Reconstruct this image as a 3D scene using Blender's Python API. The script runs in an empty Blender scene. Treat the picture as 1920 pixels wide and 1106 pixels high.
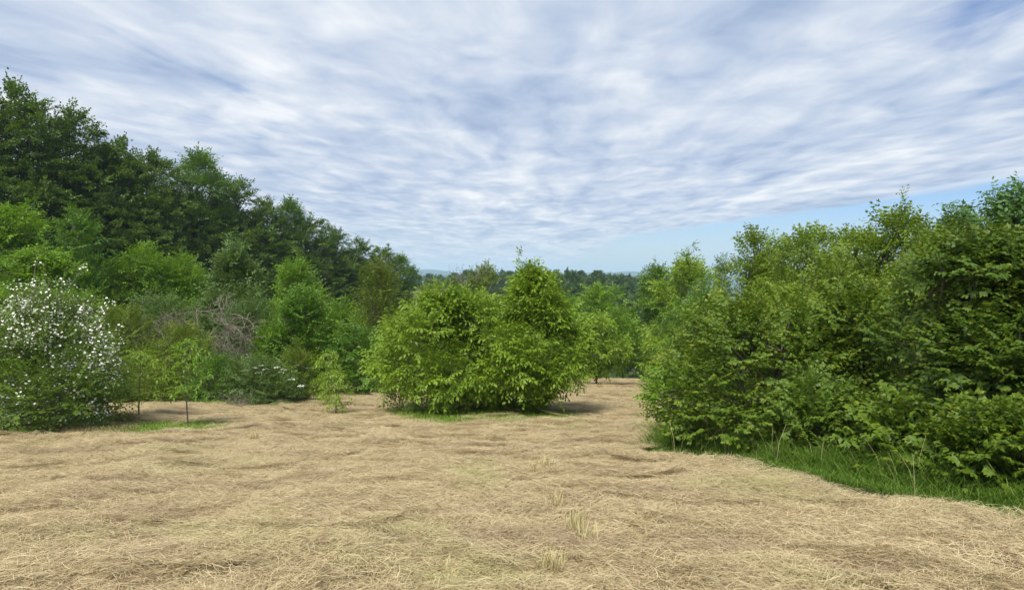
import bpy, math
import numpy as np
from mathutils import Vector

# ------------------------------------------------------------------ camera
SC = bpy.context.scene
COL = SC.collection
F = 1200.0            # focal length in photo pixels (1920 wide)
HZ = 513.0            # photo row of eye level
EYE = 1.65
cam = bpy.data.cameras.new('camera')
cam.sensor_width = 36.0
cam.lens = F / 1920 * 36
cam.shift_y = -(553 - HZ) / 1920
cam.clip_start = 0.1
cam.clip_end = 30000
co = bpy.data.objects.new('camera', cam)
COL.objects.link(co)
co.location = (0, 0, EYE)
co.rotation_euler = (math.radians(90), 0, 0)
SC.camera = co

# ------------------------------------------------------------------ light
SUN_EL, SUN_AZ = 58.0, 205.0      # azimuth clockwise from +Y; behind the camera, a little left
sun = bpy.data.lights.new('sun', 'SUN')
sun.energy = 2.5
sun.angle = math.radians(22)
sun.color = (1.0, 0.955, 0.88)
so = bpy.data.objects.new('sun', sun)
COL.objects.link(so)
az, el = math.radians(SUN_AZ), math.radians(SUN_EL)
sdir = Vector((math.sin(az) * math.cos(el), math.cos(az) * math.cos(el), math.sin(el)))
so.rotation_euler = (-sdir).to_track_quat('-Z', 'Y').to_euler()
so.location = (-20, -20, 60)

SC.view_settings.view_transform = 'Standard'
SC.view_settings.look = 'None'
SC.view_settings.exposure = 1.1
SC.view_settings.gamma = 1
SC.render.engine = 'CYCLES'
SC.cycles.use_denoising = True
try:
    SC.cycles.denoiser = 'OPENIMAGEDENOISE'
    SC.cycles.denoising_input_passes = 'RGB_ALBEDO_NORMAL'
except Exception:
    pass
SC.cycles.max_bounces = 10
SC.cycles.diffuse_bounces = 6
SC.cycles.glossy_bounces = 2
SC.cycles.transmission_bounces = 6
SC.cycles.volume_bounces = 1
SC.cycles.caustics_reflective = False
SC.cycles.caustics_refractive = False


class NT:
    """small helper for node trees"""
    def __init__(s, tree):
        s.t = tree

    def n(s, typ, ins=None, **props):
        nd = s.t.nodes.new(typ)
        for k, v in props.items():
            setattr(nd, k, v)
        if ins:
            for k, v in ins.items():
                sock = nd.inputs[k]
                if isinstance(v, bpy.types.NodeSocket):
                    s.t.links.new(v, sock)
                else:
                    sock.default_value = v
        return nd

    def m(s, op, a, b=None, c=None, clamp=False):
        ins = {0: a}
        if b is not None:
            ins[1] = b
        if c is not None:
            ins[2] = c
        return s.n('ShaderNodeMath', ins, operation=op, use_clamp=clamp).outputs[0]

    def mix(s, fac, a, b):
        nd = s.n('ShaderNodeMix', {0: fac, 6: a, 7: b}, data_type='RGBA')
        return nd.outputs[2]

    def noise(s, vec, scale, detail=4, rough=0.5, dist=0.0):
        nd = s.n('ShaderNodeTexNoise', {'Vector': vec, 'Scale': scale, 'Detail': detail, 'Roughness': rough, 'Distortion': dist})
        return nd.outputs[0]

    def step(s, v, a, b):
        nd = s.n('ShaderNodeMapRange', {0: v, 1: a, 2: b, 3: 0.0, 4: 1.0}, interpolation_type='SMOOTHSTEP')
        return nd.outputs[0]


def rgb(r, g, b):
    return (r, g, b, 1.0)


# ------------------------------------------------------------------ sky
GAP = (-1.7, 2.7, 9)


def make_world():
    w = bpy.data.worlds.new('World')
    SC.world = w
    w.use_nodes = True
    t = w.node_tree
    t.nodes.clear()
    N = NT(t)
    sky = N.n('ShaderNodeTexSky', sky_type='NISHITA', sun_disc=False, sun_elevation=el, sun_rotation=az,
              altitude=500, air_density=1.0, dust_density=1.0, ozone_density=1.6)
    tc = N.n('ShaderNodeTexCoord')
    sep = N.n('ShaderNodeSeparateXYZ', {0: tc.outputs['Generated']})
    X, Y, Z = sep.outputs
    zc = N.m('ADD', N.m('MAXIMUM', Z, 0.0), 0.03)
    px = N.m('DIVIDE', X, zc)
    py = N.m('DIVIDE', Y, zc)
    # the cloud streets spread like a fan: c counts the streets from side to side
    pf = N.m('DIVIDE', py, N.m('ADD', 1.0, N.m('DIVIDE', N.m('ABSOLUTE', py), 6.0)))
    cc = N.m('DIVIDE', N.m('SUBTRACT', px, N.m('MULTIPLY', pf, 0.1)), N.m('SUBTRACT', 1.0, N.m('MULTIPLY', pf, 0.1)))
    P = N.n('ShaderNodeCombineXYZ', {0: cc, 1: py, 2: 0.0}).outputs[0]
    # gentle warp so that the cloud streets wander
    wn = N.n('ShaderNodeTexNoise', {'Vector': P, 'Scale': 0.45, 'Detail': 2.0})
    wv = N.n('ShaderNodeVectorMath', {0: wn.outputs[1], 1: (0.5, 0.5, 0.5)}, operation='SUBTRACT').outputs[0]
    wv = N.n('ShaderNodeVectorMath', {0: wv, 1: (0.55, 0.7, 0.0)}, operation='MULTIPLY').outputs[0]
    Q = N.n('ShaderNodeVectorMath', {0: P, 1: wv}, operation='ADD').outputs[0]

    def mapped(sx, sy, rot, off):
        return N.n('ShaderNodeMapping', {'Vector': Q, 'Location': off, 'Rotation': (0, 0, math.radians(rot)), 'Scale': (sx, sy, 1)},
                   vector_type='TEXTURE').outputs[0]
    big = N.noise(mapped(1.0, 1.35, 0, (1.3, 0.4, 0)), 0.7, 3.5, 0.52, 0.5)
    rip = N.noise(mapped(0.5, 1.5, 0, (3.1, 2.7, 2)), 1.05, 4, 0.5, 0.5)
    fine = N.noise(mapped(0.5, 0.55, 4, (7.7, 5.1, 5)), 1.45, 6, 0.5, 0.35)
    patch = N.noise(mapped(1.3, 1.9, 10, GAP), 0.75, 4, 0.5, 0.2)
    lum = N.m('ADD', N.m('MULTIPLY', big, 0.42), N.m('ADD', N.m('MULTIPLY', rip, 0.26), N.m('MULTIPLY', fine, 0.32)))
    ramp = N.n('ShaderNodeValToRGB', {0: lum})
    e = ramp.color_ramp.elements
    e[0].position = 0.385
    e[0].color = rgb(1.8, 2.3, 3.2)
    e[1].position = 0.635
    e[1].color = rgb(4.5, 4.6, 4.75)
    for p, c in ((0.45, (2.4, 2.85, 3.65)), (0.515, (3.05, 3.4, 4.0)), (0.575, (3.75, 4.0, 4.35))):
        k = e.new(p)
        k.color = rgb(*c)
    # cover: nearly closed, thin gaps, and an edge beyond which the sky is clear
    cov = N.m('ADD', N.m('MULTIPLY', patch, 0.6), N.m('ADD', N.m('MULTIPLY', rip, 0.28), N.m('MULTIPLY', fine, 0.12)))
    cov = N.step(cov, 0.29, 0.42)
    edge = N.m('ADD', px, N.m('MULTIPLY', N.m('MINIMUM', py, 11.5), 0.377))
    edge = N.m('ADD', edge, N.m('MULTIPLY', N.m('SUBTRACT', fine, 0.5), 0.9))
    edge = N.m('ADD', edge, N.m('MULTIPLY', N.m('SUBTRACT', big, 0.5), 0.8))
    edge = N.m('SUBTRACT', 1.0, N.step(edge, 6.0, 6.6))
    cov = N.m('MULTIPLY', cov, edge)
    cov = N.m('MULTIPLY', cov, 0.97)
    blue = N.n('ShaderNodeMix', {0: 1.0, 6: sky.outputs[0], 7: rgb(0.43, 0.52, 0.66)}, data_type='RGBA', blend_type='MULTIPLY').outputs[2]
    col = N.mix(cov, blue, ramp.outputs[0])
    # milky air towards the horizon, all the way round
    veil = N.m('SUBTRACT', 1.0, N.step(Z, -0.02, 0.13))
    veil = N.m('MULTIPLY', veil, 0.7)
    col = N.mix(veil, col, rgb(3.0, 3.65, 4.2))
    bg = N.n('ShaderNodeBackground', {'Color': col, 'Strength': 0.1})
    out = N.n('ShaderNodeOutputWorld')
    t.links.new(bg.outputs[0], out.inputs[0])
    w.cycles.sampling_method = 'MANUAL'
    w.cycles.sample_map_resolution = 512


make_world()

# ------------------------------------------------------------------ numeric helpers
def hash2(ix, iy, seed):
    h = (ix.astype(np.int64) * 374761393 + iy.astype(np.int64) * 668265263 + seed * 974634777) & 0xffffffff
    h = ((h ^ (h >> 13)) * 1274126177) & 0xffffffff
    return ((h ^ (h >> 16)) & 0xffff) / 65535.0


def vnoise(x, y, seed=0):
    x = np.asarray(x, float)
    y = np.asarray(y, float)
    ix, iy = np.floor(x), np.floor(y)
    fx, fy = x - ix, y - iy
    fx, fy = fx * fx * (3 - 2 * fx), fy * fy * (3 - 2 * fy)
    a = hash2(ix, iy, seed)
    b = hash2(ix + 1, iy, seed)
    c = hash2(ix, iy + 1, seed)
    d = hash2(ix + 1, iy + 1, seed)
    return (a * (1 - fx) + b * fx) * (1 - fy) + (c * (1 - fx) + d * fx) * fy - 0.5


def sstep(v, a, b):
    t = np.clip((v - a) / (b - a), 0, 1)
    return t * t * (3 - 2 * t)


def ground(x, y):
    """terrain height in metres; the meadow falls away from the camera"""
    x = np.asarray(x, float)
    y = np.asarray(y, float)
    yy = np.array([-9000, -40, -12, 0, 43, 60, 120, 200, 330, 420, 800, 9000], float)
    zz = np.array([3.0, 3.0, 1.5, 0, -5.5, -8.6, -17, -18, -16, -19, -60, -60], float)
    z = np.interp(y, yy, zz)
    # hillside with the forest, left of the line (-42,50)-(-14,95)
    sd = (-45 * (x + 42) + 28 * (y - 50)) / 53.0
    rise = sstep(sd, -8, 45) * 15 * (1 - sstep(y, 110, 190)) + sstep(-x, 70, 300) * 22 * (1 - sstep(y, 200, 420))
    z = z + rise
    # far wooded ridge beyond the valley
    z = z + (4.5 * np.exp(-((x + 27) / 40) ** 2 - ((y - 420) / 60) ** 2))
    z = z + 6.0 * np.exp(-((x + 35) / 16) ** 2 - ((y - 268) / 18) ** 2)          # knoll with the village
    amp = 1 - sstep(np.hypot(x, y), 200, 700)
    z = z + amp * (0.16 * vnoise(x * 0.22, y * 0.22, 3) + 0.09 * vnoise(x * 0.6, y * 0.6, 4)) * sstep(np.hypot(x, y), 1, 4)
    return z


def gz(x, y):
    return float(ground(np.array([x]), np.array([y]))[0])


def mesh_obj(name, V, T, mat, parent=None, attrs=None, smooth=False):
    V = np.asarray(V, np.float32)
    T = np.asarray(T, np.int32)
    k = T.shape[1]
    me = bpy.data.meshes.new(name)
    me.vertices.add(len(V))
    me.vertices.foreach_set('co', V.ravel())
    me.loops.add(T.size)
    me.loops.foreach_set('vertex_index', T.ravel())
    me.polygons.add(len(T))
    me.polygons.foreach_set('loop_start', np.arange(0, T.size, k, dtype=np.int32))
    me.polygons.foreach_set('loop_total', np.full(len(T), k, np.int32))
    if smooth:
        me.polygons.foreach_set('use_smooth', np.ones(len(T), bool))
    for an, av in (attrs or {}).items():
        a = me.attributes.new(an, 'FLOAT', 'POINT')
        a.data.foreach_set('value', np.asarray(av, np.float32))
    me.update(calc_edges=True)
    if mat is not None:
        me.materials.append(mat)
    o = bpy.data.objects.new(name, me)
    COL.objects.link(o)
    if parent is not None:
        o.parent = parent
    return o


def tag(o, label=None, cat=None, group=None, kind=None):
    if label:
        o['label'] = label
    if cat:
        o['category'] = cat
    if group:
        o['group'] = group
    if kind:
        o['kind'] = kind
    return o


def thing(name, label, cat, loc, group=None):
    o = bpy.data.objects.new(name, None)
    COL.objects.link(o)
    o.location = loc
    o.empty_display_size = 0.3
    return tag(o, label, cat, group)


class Tubes:
    """collects tapered tubes (triangles)"""
    def __init__(s, sides=6):
        s.V, s.T, s.n, s.k = [], [], 0, sides

    def add(s, pts, rad):
        pts = np.asarray(pts, float)
        n = len(pts)
        rad = np.broadcast_to(np.asarray(rad, float), (n,))
        tg = np.gradient(pts, axis=0)
        tg /= np.linalg.norm(tg, axis=1, keepdims=True) + 1e-9
        ref = np.array([1.0, 0.2, 0.1]) if abs(tg[:, 2]).mean() > 0.6 else np.array([0.1, 0.2, 1.0])
        a = np.cross(tg, ref)
        a /= np.linalg.norm(a, axis=1, keepdims=True) + 1e-9
        b = np.cross(tg, a)
        k = s.k
        th = np.arange(k) * 2 * math.pi / k
        ring = pts[:, None, :] + rad[:, None, None] * (np.cos(th)[None, :, None] * a[:, None, :] + np.sin(th)[None, :, None] * b[:, None, :])
        s.V.append(ring.reshape(-1, 3))
        i = np.arange(n - 1)[:, None] * k
        j = np.arange(k)[None, :]
        j2 = (j + 1) % k
        q = np.stack([i + j, i + j2, i + k + j2, i + k + j], -1).reshape(-1, 4) + s.n
        s.T.append(np.concatenate([q[:, [0, 1, 2]], q[:, [0, 2, 3]]]))
        s.n += n * k

    def build(s, name, mat, parent=None):
        return mesh_obj(name, np.concatenate(s.V), np.concatenate(s.T), mat, parent, smooth=True)


# ------------------------------------------------------------------ materials
def leaf_mat(name, c1, c2, young, trans=0.35, rough=0.5, spec=0.35):
    m = bpy.data.materials.new(name)
    m.use_nodes = True
    t = m.node_tree
    t.nodes.clear()
    N = NT(t)
    tint = N.n('ShaderNodeAttribute', attribute_name='tint').outputs['Fac']
    tip = N.n('ShaderNodeAttribute', attribute_name='tip').outputs['Fac']
    geo = N.n('ShaderNodeNewGeometry')
    ns = N.noise(geo.outputs['Position'], 0.9, 2, 0.5)
    f = N.m('ADD', N.m('MULTIPLY', tint, 0.65), N.m('MULTIPLY', N.step(ns, 0.3, 0.7), 0.35))
    c = N.mix(f, rgb(*c1), rgb(*c2))
    c = N.mix(N.m('MULTIPLY', tip, 0.85), c, rgb(*young))
    pale = N.mix(0.25, c, rgb(0.22, 0.28, 0.14))
    c2_ = N.mix(geo.outputs['Backfacing'], c, pale)
    p = N.n('ShaderNodeBsdfPrincipled', {'Base Color': c2_, 'Roughness': rough, 'Specular IOR Level': spec})
    tr_c = N.n('ShaderNodeMix', {0: 1.0, 6: c, 7: rgb(1.25, 1.2, 0.55)}, data_type='RGBA', blend_type='MULTIPLY').outputs[2]
    tr = N.n('ShaderNodeBsdfTranslucent', {'Color': tr_c})
    ms = N.n('ShaderNodeMixShader', {0: trans, 1: p.outputs[0], 2: tr.outputs[0]})
    out = N.n('ShaderNodeOutputMaterial')
    t.links.new(ms.outputs[0], out.inputs[0])
    return m


def plain_mat(name, ca, cb, scale=6.0, rough=0.9, bump=0.4, stretch=(1, 1, 0.25), spec=0.2):
    m = bpy.data.materials.new(name)
    m.use_nodes = True
    t = m.node_tree
    t.nodes.clear()
    N = NT(t)
    tc = N.n('ShaderNodeTexCoord')
    mp = N.n('ShaderNodeMapping', {'Vector': tc.outputs['Object'], 'Scale': stretch}).outputs[0]
    ns = N.noise(mp, scale, 6, 0.6)
    c = N.mix(N.step(ns, 0.3, 0.7), rgb(*ca), rgb(*cb))
    bp = N.n('ShaderNodeBump', {'Height': N.noise(mp, scale * 3, 4), 'Strength': bump, 'Distance': 0.02})
    p = N.n('ShaderNodeBsdfPrincipled', {'Base Color': c, 'Roughness': rough, 'Specular IOR Level': spec, 'Normal': bp.outputs[0]})
    out = N.n('ShaderNodeOutputMaterial')
    t.links.new(p.outputs[0], out.inputs[0])
    return m


def blade_mat(name, ca, cb, cc, trans=0.25, patch=None):
    """grass and straw: colour by strand, patches by place in the field"""
    m = bpy.data.materials.new(name)
    m.use_nodes = True
    t = m.node_tree
    t.nodes.clear()
    N = NT(t)
    tint = N.n('ShaderNodeAttribute', attribute_name='tint').outputs['Fac']
    ramp = N.n('ShaderNodeValToRGB', {0: tint})
    e = ramp.color_ramp.elements
    e[0].color, e[1].color = rgb(*ca), rgb(*cc)
    k = e.new(0.5)
    k.color = rgb(*cb)
    c = ramp.outputs[0]
    if patch:
        geo = N.n('ShaderNodeNewGeometry')
        mp = N.n('ShaderNodeMapping', {'Vector': geo.outputs['Position'], 'Rotation': (0, 0, math.radians(-35)), 'Scale': (0.5, 1.3, 0)}).outputs[0]
        a = N.noise(mp, 0.8, 5, 0.6, 0.4)
        c = N.mix(N.m('MULTIPLY', N.step(a, 0.5, 0.72), 0.65), c, rgb(*patch[0]))
        mp2 = N.n('ShaderNodeMapping', {'Vector': geo.outputs['Position'], 'Location': (13, 7, 0), 'Scale': (1, 1, 0)}).outputs[0]
        b = N.noise(mp2, 0.45, 5, 0.62, 0.3)
        c = N.mix(N.m('MULTIPLY', N.step(b, 0.52, 0.72), 0.55), c, rgb(*patch[1]))
        mp3 = N.n('ShaderNodeMapping', {'Vector': geo.outputs['Position'], 'Location': (3, 21, 0), 'Scale': (1, 1, 0)}).outputs[0]
        g = N.noise(mp3, 1.3, 4, 0.6, 0.5)
        c = N.mix(N.m('MULTIPLY', N.step(g, 0.60, 0.70), 0.6), c, rgb(0.27, 0.16, 0.11))
    p = N.n('ShaderNodeBsdfPrincipled', {'Base Color': c, 'Roughness': 0.6, 'Specular IOR Level': 0.25})
    tr = N.n('ShaderNodeBsdfTranslucent', {'Color': c})
    ms = N.n('ShaderNodeMixShader', {0: trans, 1: p.outputs[0], 2: tr.outputs[0]})
    out = N.n('ShaderNodeOutputMaterial')
    t.links.new(ms.outputs[0], out.inputs[0])
    return m


def ground_mat():
    m = bpy.data.materials.new('meadow_soil')
    m.use_nodes = True
    t = m.node_tree
    t.nodes.clear()
    N = NT(t)
    geo = N.n('ShaderNodeNewGeometry')
    pos = geo.outputs['Position']
    zone = N.n('ShaderNodeAttribute', attribute_name='zone').outputs['Fac']
    n1 = N.noise(pos, 1.2, 6, 0.6)
    n2 = N.noise(pos, 14, 6, 0.65)
    thatch = N.mix(N.step(n1, 0.35, 0.68), rgb(0.30, 0.22, 0.12), rgb(0.19, 0.13, 0.07))
    thatch = N.mix(N.step(n2, 0.3, 0.7), thatch, rgb(0.38, 0.29, 0.16))
    n3 = N.noise(pos, 0.35, 6, 0.7)
    litter = N.mix(N.step(n3, 0.35, 0.65), rgb(0.045, 0.075, 0.02), rgb(0.06, 0.05, 0.025))
    litter = N.mix(N.step(n2, 0.35, 0.7), litter, rgb(0.04, 0.085, 0.018))
    c = N.mix(zone, litter, thatch)
    bp = N.n('ShaderNodeBump', {'Height': N.noise(pos, 22, 6, 0.7), 'Strength': 0.8, 'Distance': 0.04})
    p = N.n('ShaderNodeBsdfPrincipled', {'Base Color': c, 'Roughness': 0.95, 'Specular IOR Level': 0.1, 'Normal': bp.outputs[0]})
    out = N.n('ShaderNodeOutputMaterial')
    t.links.new(p.outputs[0], out.inputs[0])
    return m


M = {
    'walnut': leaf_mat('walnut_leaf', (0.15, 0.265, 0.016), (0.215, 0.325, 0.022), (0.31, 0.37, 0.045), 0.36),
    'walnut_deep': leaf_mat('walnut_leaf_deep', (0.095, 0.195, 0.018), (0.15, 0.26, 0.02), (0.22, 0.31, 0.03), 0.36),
    'sapling': leaf_mat('sapling_leaf', (0.18, 0.30, 0.022), (0.25, 0.36, 0.03), (0.31, 0.39, 0.04), 0.38),
    'dogwood': leaf_mat('dogwood_leaf', (0.075, 0.145, 0.011), (0.125, 0.205, 0.016), (0.34, 0.36, 0.04), 0.32, 0.5, 0.3),
    'dogwood_dark': leaf_mat('dogwood_leaf_dark', (0.055, 0.115, 0.011), (0.095, 0.17, 0.015), (0.26, 0.29, 0.035), 0.32, 0.5, 0.3),
    'apple': leaf_mat('apple_leaf', (0.125, 0.215, 0.015), (0.195, 0.285, 0.02), (0.30, 0.345, 0.04), 0.35),
    'blue': leaf_mat('bluish_leaf', (0.065, 0.15, 0.036), (0.105, 0.205, 0.045), (0.15, 0.25, 0.055), 0.34),
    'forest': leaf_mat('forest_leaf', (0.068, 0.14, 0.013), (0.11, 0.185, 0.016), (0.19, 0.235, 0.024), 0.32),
    'forest_light': leaf_mat('forest_leaf_light', (0.075, 0.165, 0.018), (0.115, 0.215, 0.022), (0.17, 0.24, 0.03), 0.33),
    'bright': leaf_mat('bright_leaf', (0.12, 0.245, 0.014), (0.175, 0.31, 0.018), (0.24, 0.35, 0.028), 0.38),
    'mid': leaf_mat('mid_leaf', (0.08, 0.19, 0.014), (0.12, 0.24, 0.018), (0.20, 0.29, 0.03), 0.35),
    'grey': leaf_mat('greyish_leaf', (0.09, 0.165, 0.04), (0.135, 0.215, 0.05), (0.16, 0.24, 0.06), 0.32),
    'olive': leaf_mat('olive_leaf', (0.11, 0.175, 0.014), (0.165, 0.225, 0.018), (0.23, 0.24, 0.03), 0.34),
    'jasmine': leaf_mat('mock_orange_leaf', (0.10, 0.18, 0.02), (0.15, 0.24, 0.025), (0.17, 0.24, 0.04), 0.33),
    'far': leaf_mat('far_leaf', (0.045, 0.10, 0.022), (0.075, 0.14, 0.026), (0.11, 0.16, 0.03), 0.28),
    'bark': plain_mat('grey_bark', (0.10, 0.085, 0.065), (0.19, 0.165, 0.13)),
    'bark_dark': plain_mat('dark_bark', (0.045, 0.036, 0.028), (0.10, 0.08, 0.06)),
    'dead': plain_mat('dead_wood', (0.15, 0.12, 0.095), (0.30, 0.25, 0.21), 9.0),
    'petal': plain_mat('white_petal', (0.82, 0.82, 0.70), (0.88, 0.88, 0.80), 5.0, 0.7, 0.0),
    'hay': blade_mat('dry_hay', (0.32, 0.24, 0.13), (0.54, 0.435, 0.245), (0.70, 0.61, 0.38), 0.18,
                     ((0.33, 0.235, 0.15), (0.46, 0.44, 0.19))),
    'stubble': blade_mat('pale_stubble', (0.42, 0.38, 0.16), (0.56, 0.48, 0.24), (0.62, 0.55, 0.33), 0.25),
    'grass': blade_mat('green_grass', (0.065, 0.15, 0.012), (0.115, 0.215, 0.02), (0.22, 0.29, 0.06), 0.35),
    'short_grass': blade_mat('short_green_grass', (0.11, 0.21, 0.02), (0.18, 0.29, 0.035), (0.30, 0.35, 0.08), 0.3),
    'drygrass': blade_mat('half_dry_grass', (0.13, 0.16, 0.04), (0.26, 0.24, 0.09), (0.40, 0.33, 0.17), 0.25),
    'soil': ground_mat(),
}

# ------------------------------------------------------------------ ground
MEADOW = np.array([(-16, -6), (-12.5, 9), (-10.2, 12.4), (-9.0, 13.9), (-9.6, 16.5), (-13.5, 20.5), (-12, 22.5), (-9.3, 20.6), (-8.0, 22.5),
                   (-8.2, 25), (-10.5, 32), (-10, 44), (8.6, 46), (7.6, 38), (6.4, 28), (5.2, 20), (4.4, 14.5), (3.2, 12.0), (1.75, 10.3),
                   (3.05, 8.9), (3.65, 7.5), (4.55, 5.8), (8.0, 2.0), (14, -7)], float)


def inside(x, y, poly=MEADOW):
    r = np.zeros(x.shape, bool)
    j = len(poly) - 1
    for i in range(len(poly)):
        xi, yi = poly[i]
        xj, yj = poly[j]
        c = ((yi > y) != (yj > y)) & (x < (xj - xi) * (y - yi) / (yj - yi + 1e-12) + xi)
        r ^= c
        j = i
    return r


def build_ground():
    n = 210
    tt = np.linspace(-1, 1, n)
    xs = 10 * np.sinh(tt * 7.15) / 10 * 10
    ys = 16 + 10 * np.sinh(tt * 7.15)
    gx, gy = np.meshgrid(xs, ys)
    z = ground(gx, gy)
    V = np.stack([gx, gy, z], -1).reshape(-1, 3)
    i = np.arange(n - 1)[:, None] * n + np.arange(n - 1)[None, :]
    q = np.stack([i, i + 1, i + n + 1, i + n], -1).reshape(-1, 4)
    wob = 0.5 * vnoise(V[:, 0] * 1.3, V[:, 1] * 1.3, 8)
    zone = inside(V[:, 0] + wob, V[:, 1] + wob).astype(float)
    o = mesh_obj('ground', V, q, M['soil'], attrs={'zone': zone}, smooth=True)
    tag(o, 'sloping mown meadow ground running down into the valley', kind='structure')


build_ground()


def build_hills():
    """far hills on the other side of the plain"""
    xs = np.linspace(-6000, 6000, 320)
    ys = np.linspace(3900, 5700, 24)
    gx, gy = np.meshgrid(xs, ys)
    prof = 40 + 42 * vnoise(gx / 900, gy / 2600, 21) + 26 * vnoise(gx / 330, gy / 1500, 22) + 8 * vnoise(gx / 110, gy / 700, 23)
    prof = prof + 34 * np.exp(-((gx + 640) / 260) ** 2) + 24 * np.exp(-((gx - 800) / 420) ** 2)
    s = np.sin(np.clip((gy - 3900) / 1800, 0, 1) * math.pi) ** 0.7
    z = -66 + (prof + 22) * s
    V = np.stack([gx, gy, z], -1).reshape(-1, 3)
    n = len(xs)
    i = np.arange(len(ys) - 1)[:, None] * n + np.arange(n - 1)[None, :]
    q = np.stack([i, i + 1, i + n + 1, i + n], -1).reshape(-1, 4)
    mt = plain_mat('far_hill_wood', (0.016, 0.030, 0.018), (0.035, 0.055, 0.03), 0.004, 1.0, 0.0, (1, 1, 1))
    tag(mesh_obj('hills', V, q, mt, smooth=True), 'blue far hills on the horizon', kind='structure')


build_hills()

# ------------------------------------------------------------------ leaf sprays (templates)
def rot_zyx(yaw, pitch, roll):
    cy, sy, cp, sp, cr, sr = math.cos(yaw), math.sin(yaw), math.cos(pitch), math.sin(pitch), math.cos(roll), math.sin(roll)
    Rz = np.array([[cy, -sy, 0], [sy, cy, 0], [0, 0, 1]])
    Ry = np.array([[cp, 0, sp], [0, 1, 0], [-sp, 0, cp]])   # positive pitch: nose down
    Rx = np.array([[1, 0, 0], [0, cr, -sr], [0, sr, cr]])
    return Rz @ Ry @ Rx


class Spray:
    def __init__(s):
        s.V, s.T, s.tint, s.tip, s.n = [], [], [], [], 0

    def leaf(s, pos, yaw, pitch, roll, l, w, tip, rng, fine=True):
        if fine:
            v = np.array([[0, 0, 0], [0.42 * l, w / 2, 0.10 * w], [l, 0, -0.16 * l], [0.42 * l, -w / 2, 0.10 * w], [0.5 * l, 0, -0.06 * l]])
            t = np.array([[0, 3, 4], [3, 2, 4], [2, 1, 4], [1, 0, 4]])
        else:
            v = np.array([[0, 0, 0], [0.45 * l, w / 2, 0.06 * l], [l, 0, -0.10 * l], [0.45 * l, -w / 2, 0.06 * l]])
            t = np.array([[0, 3, 2], [0, 2, 1]])
        v = v @ rot_zyx(yaw, pitch, roll).T + np.asarray(pos)
        s.V.append(v)
        s.T.append(t + s.n)
        s.n += len(v)
        k = rng.random()
        s.tint += [k] * len(v)
        s.tip += [tip] * len(v)

    def done(s):
        return np.concatenate(s.V), np.concatenate(s.T), np.array(s.tint), np.array(s.tip)


def compound(sp, base, yaw, rise, length, pairs, ll, lw, tip, rng, fine, droop=1.0):
    """one feathered leaf: a rachis with leaflets"""
    p = np.array(base, float)
    step = length / (pairs + 0.4)
    pitch = -rise
    for k in range(pairs + 1):
        d = np.array([math.cos(yaw) * math.cos(pitch), math.sin(yaw) * math.cos(pitch), -math.sin(pitch)])
        p = p + d * step
        g = 0.7 + 0.45 * k / pairs
        if k < pairs:
            for sg in (-1, 1):
                sp.leaf(p, yaw + sg * (1.05 + rng.normal() * 0.12), pitch * 0.6 + 0.35 * droop + rng.normal() * 0.2, sg * 0.25 + rng.normal() * 0.2,
                        ll * g * rng.uniform(0.85, 1.15), lw * g, tip, rng, fine)
        else:
            sp.leaf(p, yaw + rng.normal() * 0.1, pitch + 0.25 * droop, rng.normal() * 0.2, ll * 1.2, lw * 1.15, tip, rng, fine)
        pitch += 0.22 * droop + rng.normal() * 0.05


def sp_walnut(rng, ll=0.105, lw=0.05, n=5, fine=True, length=0.25):
    s = Spray()
    tipk = rng.random() < 0.25
    for k in range(n):
        yaw = (k / (n - 1) - 0.5) * 3.6 + rng.normal() * 0.25 if n > 1 else 0
        compound(s, (0.02 + 0.10 * rng.random(), 0, 0), yaw, rng.uniform(0.15, 0.7), length * rng.uniform(0.8, 1.15), 3, ll, lw,
                 (0.6 if tipk else 0.12) * rng.random(), rng, fine, rng.uniform(0.8, 1.4))
    return s.done()


def sp_simple(rng, l=0.075, w=0.042, n=9, length=0.4, droop=0.5, fine=True, tips=0.9, side=True):
    """shoot with opposite leaves, younger ones paler at the end"""
    s = Spray()

    def run(p0, yaw0, ln, n):
        p = np.array(p0, float)
        pitch = -0.25
        for k in range(n):
            t = (k + 0.5) / n
            d = np.array([math.cos(yaw0) * math.cos(pitch), math.sin(yaw0) * math.cos(pitch), -math.sin(pitch)])
            p = p + d * ln / n
            for sg in (-1, 1):
                s.leaf(p, yaw0 + sg * (0.95 - 0.35 * t) + rng.normal() * 0.2, droop * (0.4 + rng.random()) - 0.1, sg * 0.2 + rng.normal() * 0.3,
                       l * rng.uniform(0.7, 1.15) * (1 - 0.3 * t * t), w * rng.uniform(0.85, 1.1) * (1 - 0.3 * t * t),
                       tips * max(0, t - 0.55) * 2 * rng.uniform(0.4, 1), rng, fine)
            pitch += 0.5 * droop / n
        s.leaf(p, yaw0, 0.1, 0, l * 0.8, w * 0.7, tips * 0.8, rng, fine)
    run((0, 0, 0), 0, length, n)
    if side:
        for sg in (-1, 1):
            run((length * rng.uniform(0.15, 0.5), 0, 0.02), sg * rng.uniform(0.5, 0.9), length * 0.6, max(3, n * 2 // 3))
    return s.done()


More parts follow.
